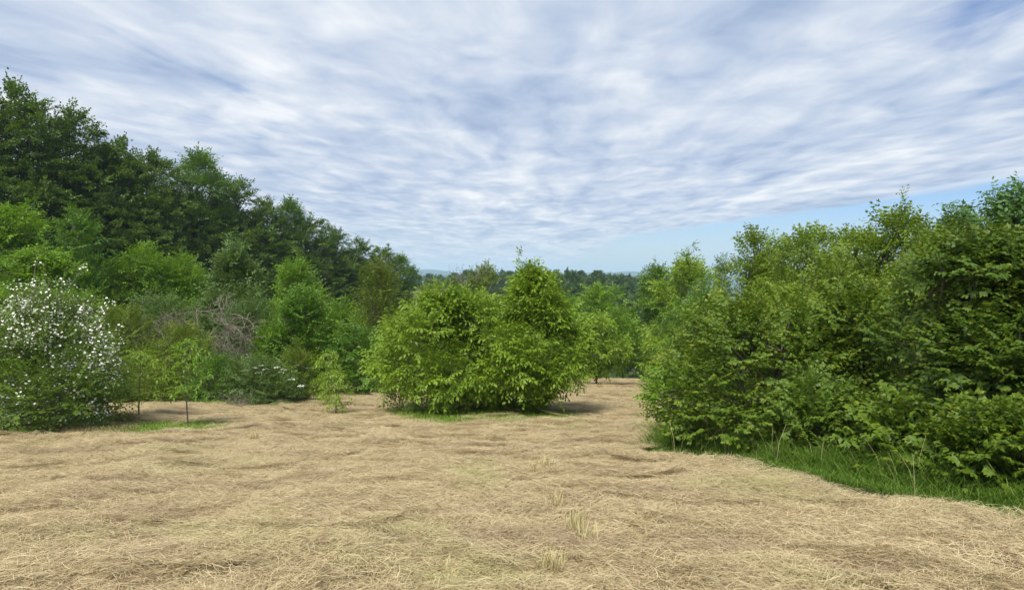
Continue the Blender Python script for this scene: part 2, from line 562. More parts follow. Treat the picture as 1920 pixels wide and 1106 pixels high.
def sp_flat(rng, l=0.15, w=0.09, length=1.0, fine=False, tips=0.6):
    """flat tiered spray of a beech or hornbeam"""
    s = Spray()
    for k in range(7):
        t = k / 6
        x = length * (0.1 + 0.85 * t)
        z = -0.18 * length * t * t
        for sg in (-1, 1):
            ln = length * 0.42 * (1 - 0.65 * t) * rng.uniform(0.8, 1.2)
            m = max(1, int(ln / (l * 0.62)))
            for j in range(m):
                u = (j + 0.6) / m
                pos = (x + ln * u * 0.6 + rng.normal() * 0.09 * length, sg * ln * u * 0.85 + rng.normal() * 0.09 * length, z - 0.10 * ln * u + rng.normal() * 0.06 * length)
                for q in range(2):
                    s.leaf(pos, sg * 0.9 + (0.8 if q else -0.6) * sg + rng.normal() * 0.6, 0.2 + rng.normal() * 0.35, rng.normal() * 0.45, l * rng.uniform(0.7, 1.15),
                           w * rng.uniform(0.8, 1.1), tips * (rng.random() * 0.5 if t > 0.6 else 0.0), rng, fine)
        s.leaf((x, 0, z), rng.normal() * 0.3, 0.2, 0, l, w, tips * 0.5 * t, rng, fine)
    return s.done()


def sp_feather(rng, ll=0.06, lw=0.024, n=4, fine=False, length=0.35, pairs=7):
    s = Spray()
    for k in range(n):
        yaw = (k / max(1, n - 1) - 0.5) * 3.0 + rng.normal() * 0.25
        compound(s, (0.08 * rng.random(), 0, 0), yaw, rng.uniform(0.2, 0.8), length * rng.uniform(0.8, 1.15), pairs, ll, lw, 0.5 * rng.random() ** 2, rng, fine, 0.45)
    return s.done()


RNG0 = np.random.default_rng(11)
def lib(fn, k=5, **kw):
    return [fn(np.random.default_rng(100 + 7 * i + len(kw)), **kw) for i in range(k)]


SPRAYS = {
    'walnut': lib(sp_walnut, fine=False),
    'walnut_mid': lib(sp_walnut, ll=0.15, lw=0.075, n=5, fine=False, length=0.36),
    'walnut_big': lib(sp_walnut, ll=0.17, lw=0.07, n=4, fine=True, length=0.42),
    'walnut_sap': lib(sp_walnut, ll=0.19, lw=0.075, n=2, fine=True, length=0.5),
    'dogwood': lib(sp_simple, l=0.085, w=0.052, n=5, length=0.36, droop=0.55, fine=False),
    'bramble': lib(sp_simple, l=0.10, w=0.07, n=5, length=0.42, droop=0.6, tips=0.5),
    'small': lib(sp_simple, l=0.055, w=0.030, n=6, length=0.38, droop=0.4, fine=False, tips=0.5),
    'mid': lib(sp_simple, l=0.12, w=0.07, n=5, length=0.55, droop=0.5, fine=False, tips=0.7),
    'apple': lib(sp_simple, l=0.10, w=0.05, n=5, length=0.45, droop=0.5, fine=False, tips=0.8),
    'upright': lib(sp_simple, l=0.13, w=0.05, n=6, length=0.75, droop=0.3, fine=False, tips=0.8, side=False),
    'feather': lib(sp_feather, ll=0.135, lw=0.06, n=4, length=0.48, pairs=4),
    'flat': lib(sp_flat, k=5, l=0.185, w=0.12, length=1.0),
    'tuft': lib(sp_simple, k=4, l=0.42, w=0.30, n=4, length=1.1, droop=0.5, fine=False, tips=0.5),
    'tuft_big': lib(sp_simple, k=4, l=0.75, w=0.55, n=3, length=1.8, droop=0.5, fine=False, tips=0.5),
}


def place_sprays(lib_, pos, d, scale, rng, flat=0.0, jitter=0.35):
    """merge many copies of the templates; returns V, T, tint, tip"""
    up = np.array([0, 0, 1.0])
    d = d / (np.linalg.norm(d, axis=1, keepdims=True) + 1e-9)
    if flat:
        d = d * np.array([1, 1, 1 - flat])
        d = d / (np.linalg.norm(d, axis=1, keepdims=True) + 1e-9)
    upj = up + rng.normal(size=d.shape) * jitter
    y = np.cross(upj, d)
    y /= np.linalg.norm(y, axis=1, keepdims=True) + 1e-9
    z = np.cross(d, y)
    which = rng.integers(0, len(lib_), len(pos))
    Vs, Ts, A, B = [], [], [], []
    off = 0
    for k, (tv, tt, ti, tp) in enumerate(lib_):
        sel = np.where(which == k)[0]
        if not len(sel):
            continue
        R = np.stack([d[sel], y[sel], z[sel]], 1)           # rows = local axes
        v = np.einsum('vi,nij->nvj', tv, R) * scale[sel][:, None, None] + pos[sel][:, None, :]
        n, m = len(sel), len(tv)
        Vs.append(v.reshape(-1, 3))
        Ts.append((tt[None] + (np.arange(n) * m)[:, None, None] + off).reshape(-1, 3))
        off += n * m
        tn = np.clip(ti[None] * 0.6 + rng.random((n, 1)) * 0.4, 0, 1)
        A.append(np.broadcast_to(tn, (n, m)).ravel())
        B.append((tp[None] * rng.uniform(0.2, 1.0, (n, 1))).ravel())
    return np.concatenate(Vs), np.concatenate(Ts), np.concatenate(A), np.concatenate(B)


# ------------------------------------------------------------------ trees
PROFILE = {
    'round': lambda t: np.sqrt(np.clip(1 - (2 * t - 1) ** 2, 0, 1)),
    'dome': lambda t: np.where(t < 0.32, 0.72 + 0.28 * np.sqrt(np.clip(t / 0.32, 0, 1)), np.sqrt(np.clip(1 - ((t - 0.32) / 0.68) ** 2, 0, 1))),
    'cone': lambda t: np.where(t < 0.2, 0.75 + 1.25 * t, (1 - (t - 0.2) / 0.8) ** 0.75),
    'tall': lambda t: np.where(t < 0.35, 0.65 + t, np.clip(1 - ((t - 0.35) / 0.65) ** 2.2, 0, 1) ** 0.8),
    'egg': lambda t: np.where(t < 0.3, 0.78 + 0.22 * t / 0.3, np.clip(1 - (t - 0.3) / 0.7, 0, 1) ** 0.62),
    'column': lambda t: np.clip(1 - np.abs(2 * t - 0.9) ** 3.0, 0.05, 1),
}


def crown(rng, H, hb, rx, ry, profile, lobes, lobe_r, n_sprays, lib_, size, shoots=0, shoot_len=0.6, up=0.25, flat=0.0, fill=0.22, squash=0.8, airy=1.0, lean=(0, 0)):
    """returns crown mesh arrays, lobe centres, shoot polylines (local to the tree base)"""
    ch = H - hb
    t = (np.arange(lobes) + 0.5) / lobes
    t = np.clip(t + rng.normal(size=lobes) * 0.04, 0.03, 0.97)
    rng.shuffle(t)
    pr = PROFILE[profile](t)
    th = np.arange(lobes) * 2.39996 + rng.normal(size=lobes) * 0.5
    inner = rng.random(lobes) < fill
    lr = lobe_r * (0.65 + 0.7 * rng.random(lobes)) * (0.55 + 0.45 * pr)
    rad = np.where(inner, rng.random(lobes) * 0.45, rng.uniform(0.8, 1.1, lobes)) * pr
    cx = np.cos(th) * np.maximum(rad * rx - lr * 0.75, 0) + lean[0] * t
    cy = np.sin(th) * np.maximum(rad * ry - lr * 0.75, 0) + lean[1] * t
    cz = hb + np.clip(t * ch, lr * 0.55, ch - lr * squash * 0.85)
    C = np.stack([cx, cy, cz], 1)
    w = lr ** 2
    w /= w.sum()
    cnt = np.maximum(3, (w * n_sprays).astype(int))
    idx = np.repeat(np.arange(lobes), cnt)
    n = len(idx)
    u = rng.normal(size=(n, 3))
    u /= np.linalg.norm(u, axis=1, keepdims=True)
    axis = np.stack([cx, cy, (cz - (hb + 0.35 * ch)) * 0.8], 1)
    axis /= np.linalg.norm(axis, axis=1, keepdims=True) + 1e-6
    d = u + 0.55 * axis[idx] + np.array([0, 0, 0.12])
    d /= np.linalg.norm(d, axis=1, keepdims=True)
    rr = lr[idx] * (0.35 + 0.65 * rng.random(n) ** 0.55) * airy
    pos = C[idx] + d * rr[:, None] * np.array([1, 1, squash])
    dirs = d + np.array([0, 0, up])
    sc = size * rng.uniform(0.75, 1.25, n)
    keep = pos[:, 2] > 0.05
    pos, dirs, sc = pos[keep], dirs[keep], sc[keep]
    lines = []
    if shoots:
        order = np.argsort(-(C[:, 2] + 0.35 * np.hypot(C[:, 0], C[:, 1]) / max(rx, 0.1) * ch * 0.5))
        P, D, S = [], [], []
        for k in range(shoots):
            c = order[int(rng.random() ** 1.3 * min(len(order), max(6, lobes // 2)))]
            dd = axis[c] * 0.7 + rng.normal(size=3) * 0.35 + np.array([0, 0, 0.75])
            dd /= np.linalg.norm(dd)
            L = lr[c] * 0.9 + shoot_len * rng.uniform(0.5, 1.2)
            m = max(4, int(L / (0.16 * size * 1.6)))
            ts = np.linspace(0.25, 1, m)
            bend = rng.normal(size=3) * 0.12 * L
            ln = C[c] + dd * (ts * L)[:, None] + bend * (ts ** 2)[:, None]
            lines.append(np.vstack([C[c], ln]))
            for q in range(m):
                P.append(ln[q])
                D.append(dd * 0.6 + rng.normal(size=3) * 0.6 + np.array([0, 0, 0.1]))
                S.append(size * rng.uniform(0.6, 0.95))
        pos = np.vstack([pos, P])
        dirs = np.vstack([dirs, D])
        sc = np.concatenate([sc, S])
    return place_sprays(lib_, pos, dirs, sc, rng, flat), C, lines


def woody(rng, H, hb, C, lines, r0, stems, bark, parent, spread=0.25, sides=6):
    """trunk(s) with limbs to the clumps"""
    tb = Tubes(sides)
    top = hb + 0.78 * (H - hb)
    paths = []
    for k in range(stems):
        a = rng.random() * 6.28
        off = 0 if stems == 1 else spread
        n = 9
        s = np.linspace(0, 1, n)
        bx = np.cumsum(rng.normal(size=n)) * 0.018 * H
        by = np.cumsum(rng.normal(size=n)) * 0.018 * H
        bx -= bx[0]
        by -= by[0]
        p = np.stack([math.cos(a) * off * (0.3 + 1.6 * s) + bx, math.sin(a) * off * (0.3 + 1.6 * s) + by, -0.15 + s * (top + 0.15)], 1)
        r = r0 * (1 - 0.82 * s) / (1 if stems == 1 else 1.3)
        r[0] *= 1.35
        tb.add(p, r)
        paths.append((p, r))
    for c in C:
        p, r = paths[int(rng.integers(0, stems))]
        hz = max(0.12 * H, min(c[2] - 0.55 * math.hypot(c[0], c[1]) - 0.05 * H, top * 0.95))
        k = int(np.argmin(abs(p[:, 2] - hz)))
        a = p[k]
        s = np.linspace(0, 1, 6)[:, None]
        mid = (a + c) / 2 + rng.normal(size=3) * 0.06 * np.linalg.norm(c - a)
        cur = (1 - s) ** 2 * a + 2 * s * (1 - s) * mid + s ** 2 * c
        tb.add(cur, np.linspace(max(r[k] * 0.55, 0.012), 0.008 + 0.0012 * H, 6))
    for ln in lines:
        tb.add(ln, np.linspace(0.009 + 0.001 * H, 0.004, len(ln)))
    return tb.build('trunk', M[bark], parent)


def wx(px, d):
    return (px - 960.0) / F * d


COUNT = [0]
REG = {}
def tree(name, label, cat, px, d, top, hw, species, mat, profile='round', hb=0.4, lobes=26, lobe_r=None, n=700, size=1.0, shoots=6, shoot_len=0.5,
         depth=None, bark='bark', stems=1, r0=None, group=None, seed=None, share=None, **kw):
    """a tree or shrub whose photo column, distance, top row and half width (photo pixels) are given"""
    COUNT[0] += 1
    rng = np.random.default_rng(1000 + COUNT[0] if seed is None else seed)
    x = wx(px, d)
    z = gz(x, d)
    H = EYE + (HZ - top) / F * d - z
    R = hw / F * d
    root = thing(name, label, cat, (x, d, z), group)
    if share:
        H0, R0, parts = REG[share]
        root.scale = (R / R0, R / R0, H / H0)
        root.rotation_euler = (0, 0, 1.0 + 4.0 * rng.random())
        for src in parts:
            c = src.copy()
            COL.objects.link(c)
            c.parent = root
        return root
    (V, T, a, b), C, lines = crown(rng, H, hb, R, depth if depth else R, profile, lobes, lobe_r if lobe_r else R * 0.42, int(n * 0.87), SPRAYS[species], size * 1.05, shoots, shoot_len, **kw)
    tr = woody(rng, H, hb, C, lines, r0 if r0 else 0.012 * H + 0.02, stems, bark, root)
    cr = mesh_obj('crown', V, T, M[mat], root, {'tint': a, 'tip': b})
    REG[label] = (H, R, (tr, cr))
    return root


# ------------------------------------------------------------------ walnuts in the middle of the meadow
tree('walnut_tree', 'low spreading walnut tree with twin stems in mid meadow, left of the pair', 'tree', 858, 18.6, 560, 150, 'walnut', 'walnut', 'dome',
     hb=0.45, lobes=74, lobe_r=0.66, n=1700, shoots=12, shoot_len=0.35, stems=2, r0=0.07, depth=2.0, up=0.15, fill=0.34)
tree('walnut_tree', 'taller bright green walnut tree with pointed top in mid meadow, right of the pair', 'tree', 998, 18.3, 520, 114, 'walnut', 'walnut', 'egg',
     hb=0.42, lobes=84, lobe_r=0.62, n=1750, shoots=12, shoot_len=0.4, stems=2, r0=0.07, depth=1.75, up=0.15, fill=0.3)

# ------------------------------------------------------------------ trees at the end of the mown path
T_ = tree
T_('walnut_tree', 'small round walnut tree on short trunk beside the far end of the mown path', 'tree', 1118, 34, 600, 52, 'walnut_mid', 'walnut', 'dome', hb=0.9, lobes=26, n=420, depth=1.6)
T_('young_tree', 'bright green young tree right behind the tall walnut', 'tree', 1125, 46, 545, 68, 'walnut_mid', 'bright', 'round', hb=0.6, lobes=34, n=620)
T_('young_tree', 'dark leaved young tree half hidden behind the tall walnut crown', 'tree', 1062, 48, 560, 55, 'mid', 'mid', 'round', hb=0.6, lobes=30, n=600)
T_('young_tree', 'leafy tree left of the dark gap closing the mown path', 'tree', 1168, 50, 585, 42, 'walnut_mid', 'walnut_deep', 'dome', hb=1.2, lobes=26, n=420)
T_('leafy_shrub', 'added dark shrub standing in for the shade of the gap at the path end', 'shrub', 1196, 53, 628, 40, 'mid', 'forest', 'dome', hb=0.1, lobes=30, n=450, stems=3)  # added so the open gap at the path end looks dark
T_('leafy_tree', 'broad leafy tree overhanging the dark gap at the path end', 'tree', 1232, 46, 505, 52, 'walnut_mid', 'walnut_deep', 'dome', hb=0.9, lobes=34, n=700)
T_('leafy_tree', 'bright tall bush on the right edge of the mown path', 'tree', 1288, 33, 500, 78, 'walnut_mid', 'walnut', 'dome', hb=0.3, lobes=40, n=700, stems=2)
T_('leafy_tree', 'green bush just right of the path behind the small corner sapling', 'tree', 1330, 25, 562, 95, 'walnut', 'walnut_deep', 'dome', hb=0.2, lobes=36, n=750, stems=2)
T_('distant_tree', 'dark distant tree peeping between the right hand trees', 'tree', 1352, 70, 492, 34, 'mid', 'forest', 'tall', hb=1.0, lobes=26, n=420, size=1.6)

# ------------------------------------------------------------------ right hand thicket
T_('ash_tree', 'airy green tree at the left end of right thicket skyline', 'tree', 1425, 22, 455, 82, 'apple', 'apple', 'dome', hb=0.5, lobes=46, lobe_r=0.6, n=1300, shoots=10, shoot_len=0.35)
T_('leafy_tree', 'green tree with loose crown in the middle of the right thicket skyline', 'tree', 1530, 19, 452, 115, 'apple', 'apple', 'dome', hb=0.4, lobes=60, lobe_r=0.55, n=1700, shoots=10, shoot_len=0.3)
LOOSE = 'green tree with loose crown in the middle of the right thicket skyline'
T_('leafy_tree', 'green tree filling the skyline dip left of the loose crowned tree', 'tree', 1478, 24, 476, 85, 'apple', 'apple', share=LOOSE)
T_('leafy_tree', 'green tree filling the skyline dip left of the apple sprigs', 'tree', 1600, 21, 458, 85, 'apple', 'apple', share=LOOSE)
T_('leafy_tree', 'green tree behind the apple tree, left of the dark bluish one', 'tree', 1738, 20, 446, 80, 'apple', 'apple', share=LOOSE)
T_('apple_tree', 'open crowned apple tree with sprigs rising above the right thicket', 'tree', 1665, 16, 425, 125, 'apple', 'apple', 'dome', hb=0.7, lobes=60, lobe_r=0.46, n=1500, shoots=14, shoot_len=0.5, bark='bark_dark', r0=0.12)
T_('ash_tree', 'dark bluish tree behind thicket near the right edge', 'tree', 1800, 21, 415, 72, 'walnut_mid', 'blue', 'dome', hb=0.6, lobes=46, lobe_r=0.55, n=700, shoots=12, shoot_len=0.6)
T_('ash_tree', 'tallest bluish green tree rising at the right edge of the thicket', 'tree', 1915, 18, 382, 88, 'walnut_mid', 'blue', 'dome', hb=0.6, lobes=44, lobe_r=0.55, n=700, shoots=14, shoot_len=0.5)
T_('dogwood_shrub', 'wide round dogwood shrub with yellowish tips at the corner of right thicket', 'shrub', 1420, 11.4, 598, 192, 'dogwood', 'dogwood', 'dome', hb=0.05, lobes=70, lobe_r=0.46,
   n=2100, size=0.95, shoots=16, shoot_len=0.22, stems=5, r0=0.03, flat=0.35, up=0.1)
T_('dogwood_shrub', 'dark dogwood shrub between the corner shrub and the right edge', 'shrub', 1620, 11.5, 560, 130, 'dogwood', 'dogwood', 'dome', hb=0.05, lobes=60, lobe_r=0.45,
   n=1350, size=0.95, shoots=14, shoot_len=0.25, stems=5, r0=0.03, flat=0.35, up=0.1)
T_('dogwood_shrub', 'high dogwood shrub filling the right edge with layered dark leaves', 'shrub', 1830, 9.0, 468, 175, 'dogwood', 'dogwood_dark', 'dome', hb=0.05, lobes=80, lobe_r=0.46,
   n=2300, size=0.95, shoots=16, shoot_len=0.22, stems=5, r0=0.035, flat=0.4, up=0.1)
T_('dogwood_shrub', 'dogwood shrub cut by the right edge of the picture', 'shrub', 2050, 8.6, 495, 190, 'dogwood', 'dogwood_dark', 'dome', hb=0.05, lobes=60, lobe_r=0.46,
   n=1500, size=0.95, shoots=8, shoot_len=0.2, stems=5, r0=0.035, flat=0.4, up=0.1, share='high dogwood shrub filling the right edge with layered dark leaves')
T_('leafy_shrub', 'light green shrub behind the corner dogwood', 'shrub', 1500, 15.5, 560, 120, 'dogwood', 'apple', 'dome', hb=0.1, lobes=44, lobe_r=0.5, n=1000, shoots=10, shoot_len=0.4, stems=4, r0=0.03)
T_('leafy_shrub', 'light green shrub under the apple tree sprigs', 'shrub', 1700, 13.0, 520, 100, 'dogwood', 'apple', 'dome', hb=0.1, lobes=44, lobe_r=0.45, n=1000, shoots=12, shoot_len=0.35, stems=4, r0=0.03, share='light green shrub behind the corner dogwood')
T_('privet_shrub', 'low shrub with plain green oval leaves at foot of the corner dogwood', 'shrub', 1525, 9.75, 735, 85, 'dogwood', 'jasmine', 'dome', hb=0.05, lobes=26, lobe_r=0.3, n=420, size=0.95, shoots=8, shoot_len=0.2, stems=4, r0=0.02)
T_('bramble_bush', 'broad leaved low bush among grass at the lower right edge', 'bush', 1860, 7.5, 802, 88, 'bramble', 'dogwood', 'dome', hb=0.02, lobes=26, lobe_r=0.25, n=360, size=0.9, shoots=10, shoot_len=0.2, stems=4, r0=0.015)
T_('bramble_bush', 'broad leaved low bush left of the one at the lower right edge', 'bush', 1690, 8.5, 800, 72, 'bramble', 'dogwood', 'dome', hb=0.02, lobes=22, lobe_r=0.25, n=300, size=0.9, shoots=8, shoot_len=0.2, stems=4, r0=0.015)
T_('sapling', 'small two stemmed sapling in green grass at the thicket corner', 'sapling', 1258, 11.6, 715, 40, 'dogwood', 'bright', 'round', hb=0.55, lobes=14, lobe_r=0.22, n=130, size=0.9, shoots=3, shoot_len=0.2, stems=2, r0=0.016)

# ------------------------------------------------------------------ left: scrub in front of the forest
T_('young_tree', 'bright green young tree at left edge below the forest', 'tree', 20, 30, 400, 110, 'walnut_mid', 'bright', 'dome', hb=0.6, lobes=56, lobe_r=0.9, n=1100, shoots=10)
T_('young_tree', 'darker rounded young tree right of the left edge one, below the forest', 'tree', 140, 31, 418, 62, 'mid', 'mid', 'dome', hb=0.6, lobes=46, lobe_r=0.7, n=1100, shoots=8)
T_('young_tree', 'bright young tree below the forest behind the flowering bush', 'tree', 70, 25, 478, 120, 'walnut_mid', 'bright', 'dome', hb=0.4, lobes=50, lobe_r=0.8, n=950, shoots=10, share='bright green young tree at left edge below the forest')
T_('young_tree', 'bright feathery young tree above the left dead branches', 'tree', 265, 33, 470, 72, 'feather', 'bright', 'dome', hb=0.5, lobes=46, lobe_r=0.75, n=800, shoots=10)
T_('young_tree', 'yellowish green young tree above the dead branch tangle', 'tree', 345, 34, 488, 60, 'feather', 'bright', 'dome', hb=0.5, lobes=40, lobe_r=0.7, n=700, shoots=10, share='bright feathery young tree above the left dead branches')
T_('locust_tree', 'feathery blue green tree with ragged upright shoots above dead tangle', 'tree', 440, 31, 478, 62, 'feather', 'grey', 'tall', hb=0.5, lobes=44, lobe_r=0.65, n=800, shoots=16, shoot_len=0.7)
T_('young_tree', 'bright green tree with rounded top against dark forest, centre left', 'tree', 555, 36, 503, 60, 'feather', 'bright', 'dome', hb=0.5, lobes=44, lobe_r=0.8, n=900, shoots=8)
T_('maple_tree', 'deep green young maple with pale leaf tips in front of the scrub', 'tree', 568, 26, 560, 46, 'mid', 'mid', 'column', hb=0.4, lobes=40, lobe_r=0.5, n=850, shoots=8)
T_('young_tree', 'bright scrub tree between the maple and the cone shaped tree', 'tree', 645, 33, 582, 48, 'mid', 'bright', 'dome', hb=0.3, lobes=34, lobe_r=0.6, n=700)
T_('cherry_tree', 'cone shaped olive green tree with upright shoots left of the walnuts', 'tree', 712, 29, 522, 74, 'upright', 'olive', 'cone', hb=0.4, lobes=56, lobe_r=0.6, n=1150, shoots=40, shoot_len=0.7, up=0.9)
T_('leafy_shrub', 'shaded green shrub at the foot of the cone shaped tree', 'shrub', 662, 26, 630, 48, 'mid', 'mid', 'dome', hb=0.1, lobes=30, lobe_r=0.45, n=500, stems=3, r0=0.03)
T_('leafy_shrub', 'grey green thorny shrub under the tangle of dead branches', 'shrub', 470, 27, 575, 62, 'small', 'grey', 'dome', hb=0.2, lobes=44, lobe_r=0.6, n=1100, size=1.3, stems=4, r0=0.04, bark='dead')
T_('leafy_shrub', 'grey green shrub behind the left dead branches', 'shrub', 300, 28, 570, 75, 'small', 'grey', 'dome', hb=0.2, lobes=44, lobe_r=0.7, n=1100, size=1.4, stems=4, r0=0.04, bark='dead', share='grey green thorny shrub under the tangle of dead branches')
T_('leafy_shrub', 'rounded olive green shrub behind the thin lone sapling', 'shrub', 335, 22.5, 628, 62, 'small', 'olive', 'dome', hb=0.05, lobes=40, lobe_r=0.5, n=1100, size=1.2, stems=4, r0=0.03)
T_('leafy_shrub', 'olive green shrub between flowering bush and the rounded olive shrub', 'shrub', 225, 24, 600, 62, 'small', 'mid', 'dome', hb=0.05, lobes=36, lobe_r=0.55, n=900, size=1.4, stems=4, r0=0.03, share='rounded olive green shrub behind the thin lone sapling')
T_('leafy_shrub', 'bright green shrub behind the white umbel bush', 'shrub', 520, 26, 625, 60, 'mid', 'bright', 'dome', hb=0.1, lobes=34, lobe_r=0.5, n=520, size=0.8, stems=4, r0=0.03)
T_('leafy_shrub', 'small yellow green shrub at foot of the maple, right of the white umbels', 'shrub', 560, 22, 672, 36, 'small', 'olive', 'dome', hb=0.05, lobes=22, lobe_r=0.3, n=380, size=1.1, stems=3, r0=0.02)
T_('elder_bush', 'low bluish green bush carrying white flower umbels at the meadow edge', 'bush', 490, 21.2, 690, 70, 'small', 'grey', 'dome', hb=0.03, lobes=40, lobe_r=0.36, n=900, size=1.15, stems=5, r0=0.02)
T_('leafy_shrub', 'low green shrub right of the lone thin sapling at meadow edge', 'shrub', 408, 21.6, 690, 40, 'small', 'mid', 'dome', hb=0.03, lobes=26, lobe_r=0.34, n=500, size=1.15, stems=4, r0=0.02)

# ------------------------------------------------------------------ flowering mock orange
def mock_orange():
    label = 'large bush covered in white blossoms at the left edge of the meadow'
    rng = np.random.default_rng(77)
    px, d = 80, 14.0
    x = wx(px, d)
    z = gz(x, d)
    H = EYE + (HZ - 592) / F * d - z
    R = 118 / F * d
    root = thing('mock_orange_bush', label, 'bush', (x, d, z))
    (V, T, a, b), C, lines = crown(rng, H, 0.05, R, R * 0.9, 'dome', 60, 0.52, 1500, SPRAYS['small'], 1.25, 34, 0.8, up=0.35)
    woody(rng, H, 0.05, C, lines, 0.035, 6, 'bark', root, spread=0.3)
    mesh_obj('crown', V, T, M['jasmine'], root, {'tint': a, 'tip': b})
    # blossoms sit at shoot ends on the outside, fewer low down
    P = []
    for ln in lines:
        for q in ln[2:]:
            for _ in range(8):
                P.append(q + rng.normal(size=3) * 0.07)
    nn = 13000
    k = rng.integers(0, len(C), nn)
    u = rng.normal(size=(nn, 3))
    u /= np.linalg.norm(u, axis=1, keepdims=True)
    ax = C[k] * np.array([1, 1, 0.6])
    ax /= np.linalg.norm(ax, axis=1, keepdims=True)
    u = u + ax * 0.9
    u /= np.linalg.norm(u, axis=1, keepdims=True)
    p = C[k] + u * 0.60 * rng.uniform(0.7, 1.15, (nn, 1))
    rim = np.hypot(p[:, 0], p[:, 1]) / R + 0.8 * np.clip(p[:, 2] / H - 0.5, 0, 1)
    clump = vnoise(p[:, 0] * 2.2 + 9, p[:, 2] * 2.2 + p[:, 1], 31) + 0.5
    ok = (p[:, 2] > 0.15) & (rng.random(nn) < (0.45 + 0.55 * sstep(p[:, 2] / H, 0.2, 0.8)) * (0.1 + 1.6 * clump ** 1.5)) & (rim > 0.45)
    P = np.vstack([np.array(P), p[ok]])
    Vs, Ts, n = [], [], 0
    base = []
    for j in range(5):
        an = j * 2 * math.pi / 5
        c, s_ = math.cos(an), math.sin(an)
        base.append([[0, 0, 0], [0.6 * c - 0.42 * s_, 0.6 * s_ + 0.42 * c, 0.22], [1.05 * c, 1.05 * s_, 0.12], [0.6 * c + 0.42 * s_, 0.6 * s_ - 0.42 * c, 0.22]])
    base = np.array(base).reshape(-1, 3)
    tri = np.concatenate([np.array([[0, 3, 2], [0, 2, 1]]) + 4 * j for j in range(5)])
    for q in P:
        R_ = rot_zyx(rng.random() * 6.28, rng.uniform(-0.2, 1.3), rng.uniform(-0.5, 0.5))
        Vs.append(base @ R_.T * rng.uniform(0.016, 0.030) + q)
        Ts.append(tri + n)
        n += len(base)
    o = mesh_obj('blossoms', np.concatenate(Vs), np.concatenate(Ts), M['petal'], root)
    tag(o, 'small white four to five petal blossoms', kind='stuff')


mock_orange()


def umbels():
    root = [o for o in bpy.data.objects if o.name.startswith('elder_bush')][0]
    rng = np.random.default_rng(5)
    d = root.location.y
    for px, py in ((478, 690), (490, 686), (499, 693), (462, 695), (520, 690), (531, 694), (526, 699), (485, 699), (545, 712), (565, 724)):
        dd = d - 0.5 + rng.normal() * 0.12
        c = np.array([wx(px, dd) - root.location.x, dd - d, EYE + (HZ - py) / F * dd - root.location.z])
        Vs, Ts, n = [], [], 0
        for k in range(26):
            a = rng.random() * 6.28
            r = 0.11 * math.sqrt(rng.random())
            q = c + np.array([math.cos(a) * r, math.sin(a) * r, 0.03 - r * r * 2 + rng.normal() * 0.008])
            v = np.array([[-1, -1, 0], [1, -1, 0], [1, 1, 0], [-1, 1, 0]]) * 0.016 @ rot_zyx(a, rng.normal() * 0.5, rng.normal() * 0.5).T + q
            Vs.append(v)
            Ts.append(np.array([[0, 1, 2], [0, 2, 3]]) + n)
            n += 4
        t = Tubes(4)
        t.add([c + np.array([0, 0.25, -0.45]), c + np.array([0, 0.05, -0.15]), c + np.array([0, 0, 0.02])], [0.008, 0.006, 0.004])
        st = t.build('flower_stalk', M['olive'], root)
        tag(mesh_obj('flower_umbel', np.concatenate(Vs), np.concatenate(Ts), M['petal'], st), kind='stuff')


umbels()


# ------------------------------------------------------------------ walnut saplings with feathered leaves
def sapling(label, px, d, top, hw, hb_frac, n_whorl, mat='sapling', leafscale=1.0, seed=1, stems=1):
    rng = np.random.default_rng(seed)
    x = wx(px, d)
    z = gz(x, d)
    H = EYE + (HZ - top) / F * d - z
    R = hw / F * d
    root = thing('walnut_sapling', label, 'sapling', (x, d, z))
    tb = Tubes(6)
    s = np.linspace(0, 1, 8)
    tp = np.stack([0.04 * np.sin(s * 4 + seed), 0.03 * np.cos(s * 3), -0.12 + s * (H * 0.95 + 0.12)], 1)
    tb.add(tp, 0.022 * (1 - 0.75 * s))
    P, D, S = [], [], []
    for k in range(n_whorl):
        t = hb_frac + (1 - hb_frac) * (k + 0.3) / n_whorl
        h = t * H * 0.95
        u = (t - hb_frac) / (1 - hb_frac)
        ln = R * (0.55 + 0.6 * u if u < 0.4 else 0.95 * (1 - (u - 0.4) * 1.15)) * 1.0
        for j in range(3):
            a = k * 2.1 + j * 2.09 + rng.normal() * 0.3
            L = max(0.12, ln * rng.uniform(0.7, 1.05))
            q = np.linspace(0, 1, 5)
            br = np.stack([math.cos(a) * L * q, math.sin(a) * L * q, h + 0.28 * L * q - 0.12 * L * q * q], 1)
            tb.add(br, np.linspace(0.008, 0.003, 5))
            for m in (0.45, 0.75, 1.0):
                i = m * 4
                p = br[int(i)]
                P.append(p)
                D.append(np.array([math.cos(a), math.sin(a), 0.15]) + rng.normal(size=3) * 0.3)
                S.append(leafscale * rng.uniform(0.75, 1.15))
    for k in range(5):
        P.append(np.array([0, 0, H * (0.86 + 0.025 * k)]) + rng.normal(size=3) * 0.02)
        a = rng.random() * 6.28
        D.append(np.array([math.cos(a), math.sin(a), 0.9]))
        S.append(leafscale * 0.75)
    tb.build('trunk', M['bark'], root)
    V, T, a, b = place_sprays(SPRAYS['walnut_sap'], np.array(P), np.array(D), np.array(S), rng, 0.4, 0.15)
    mesh_obj('crown', V, T, M[mat], root, {'tint': a, 'tip': b})


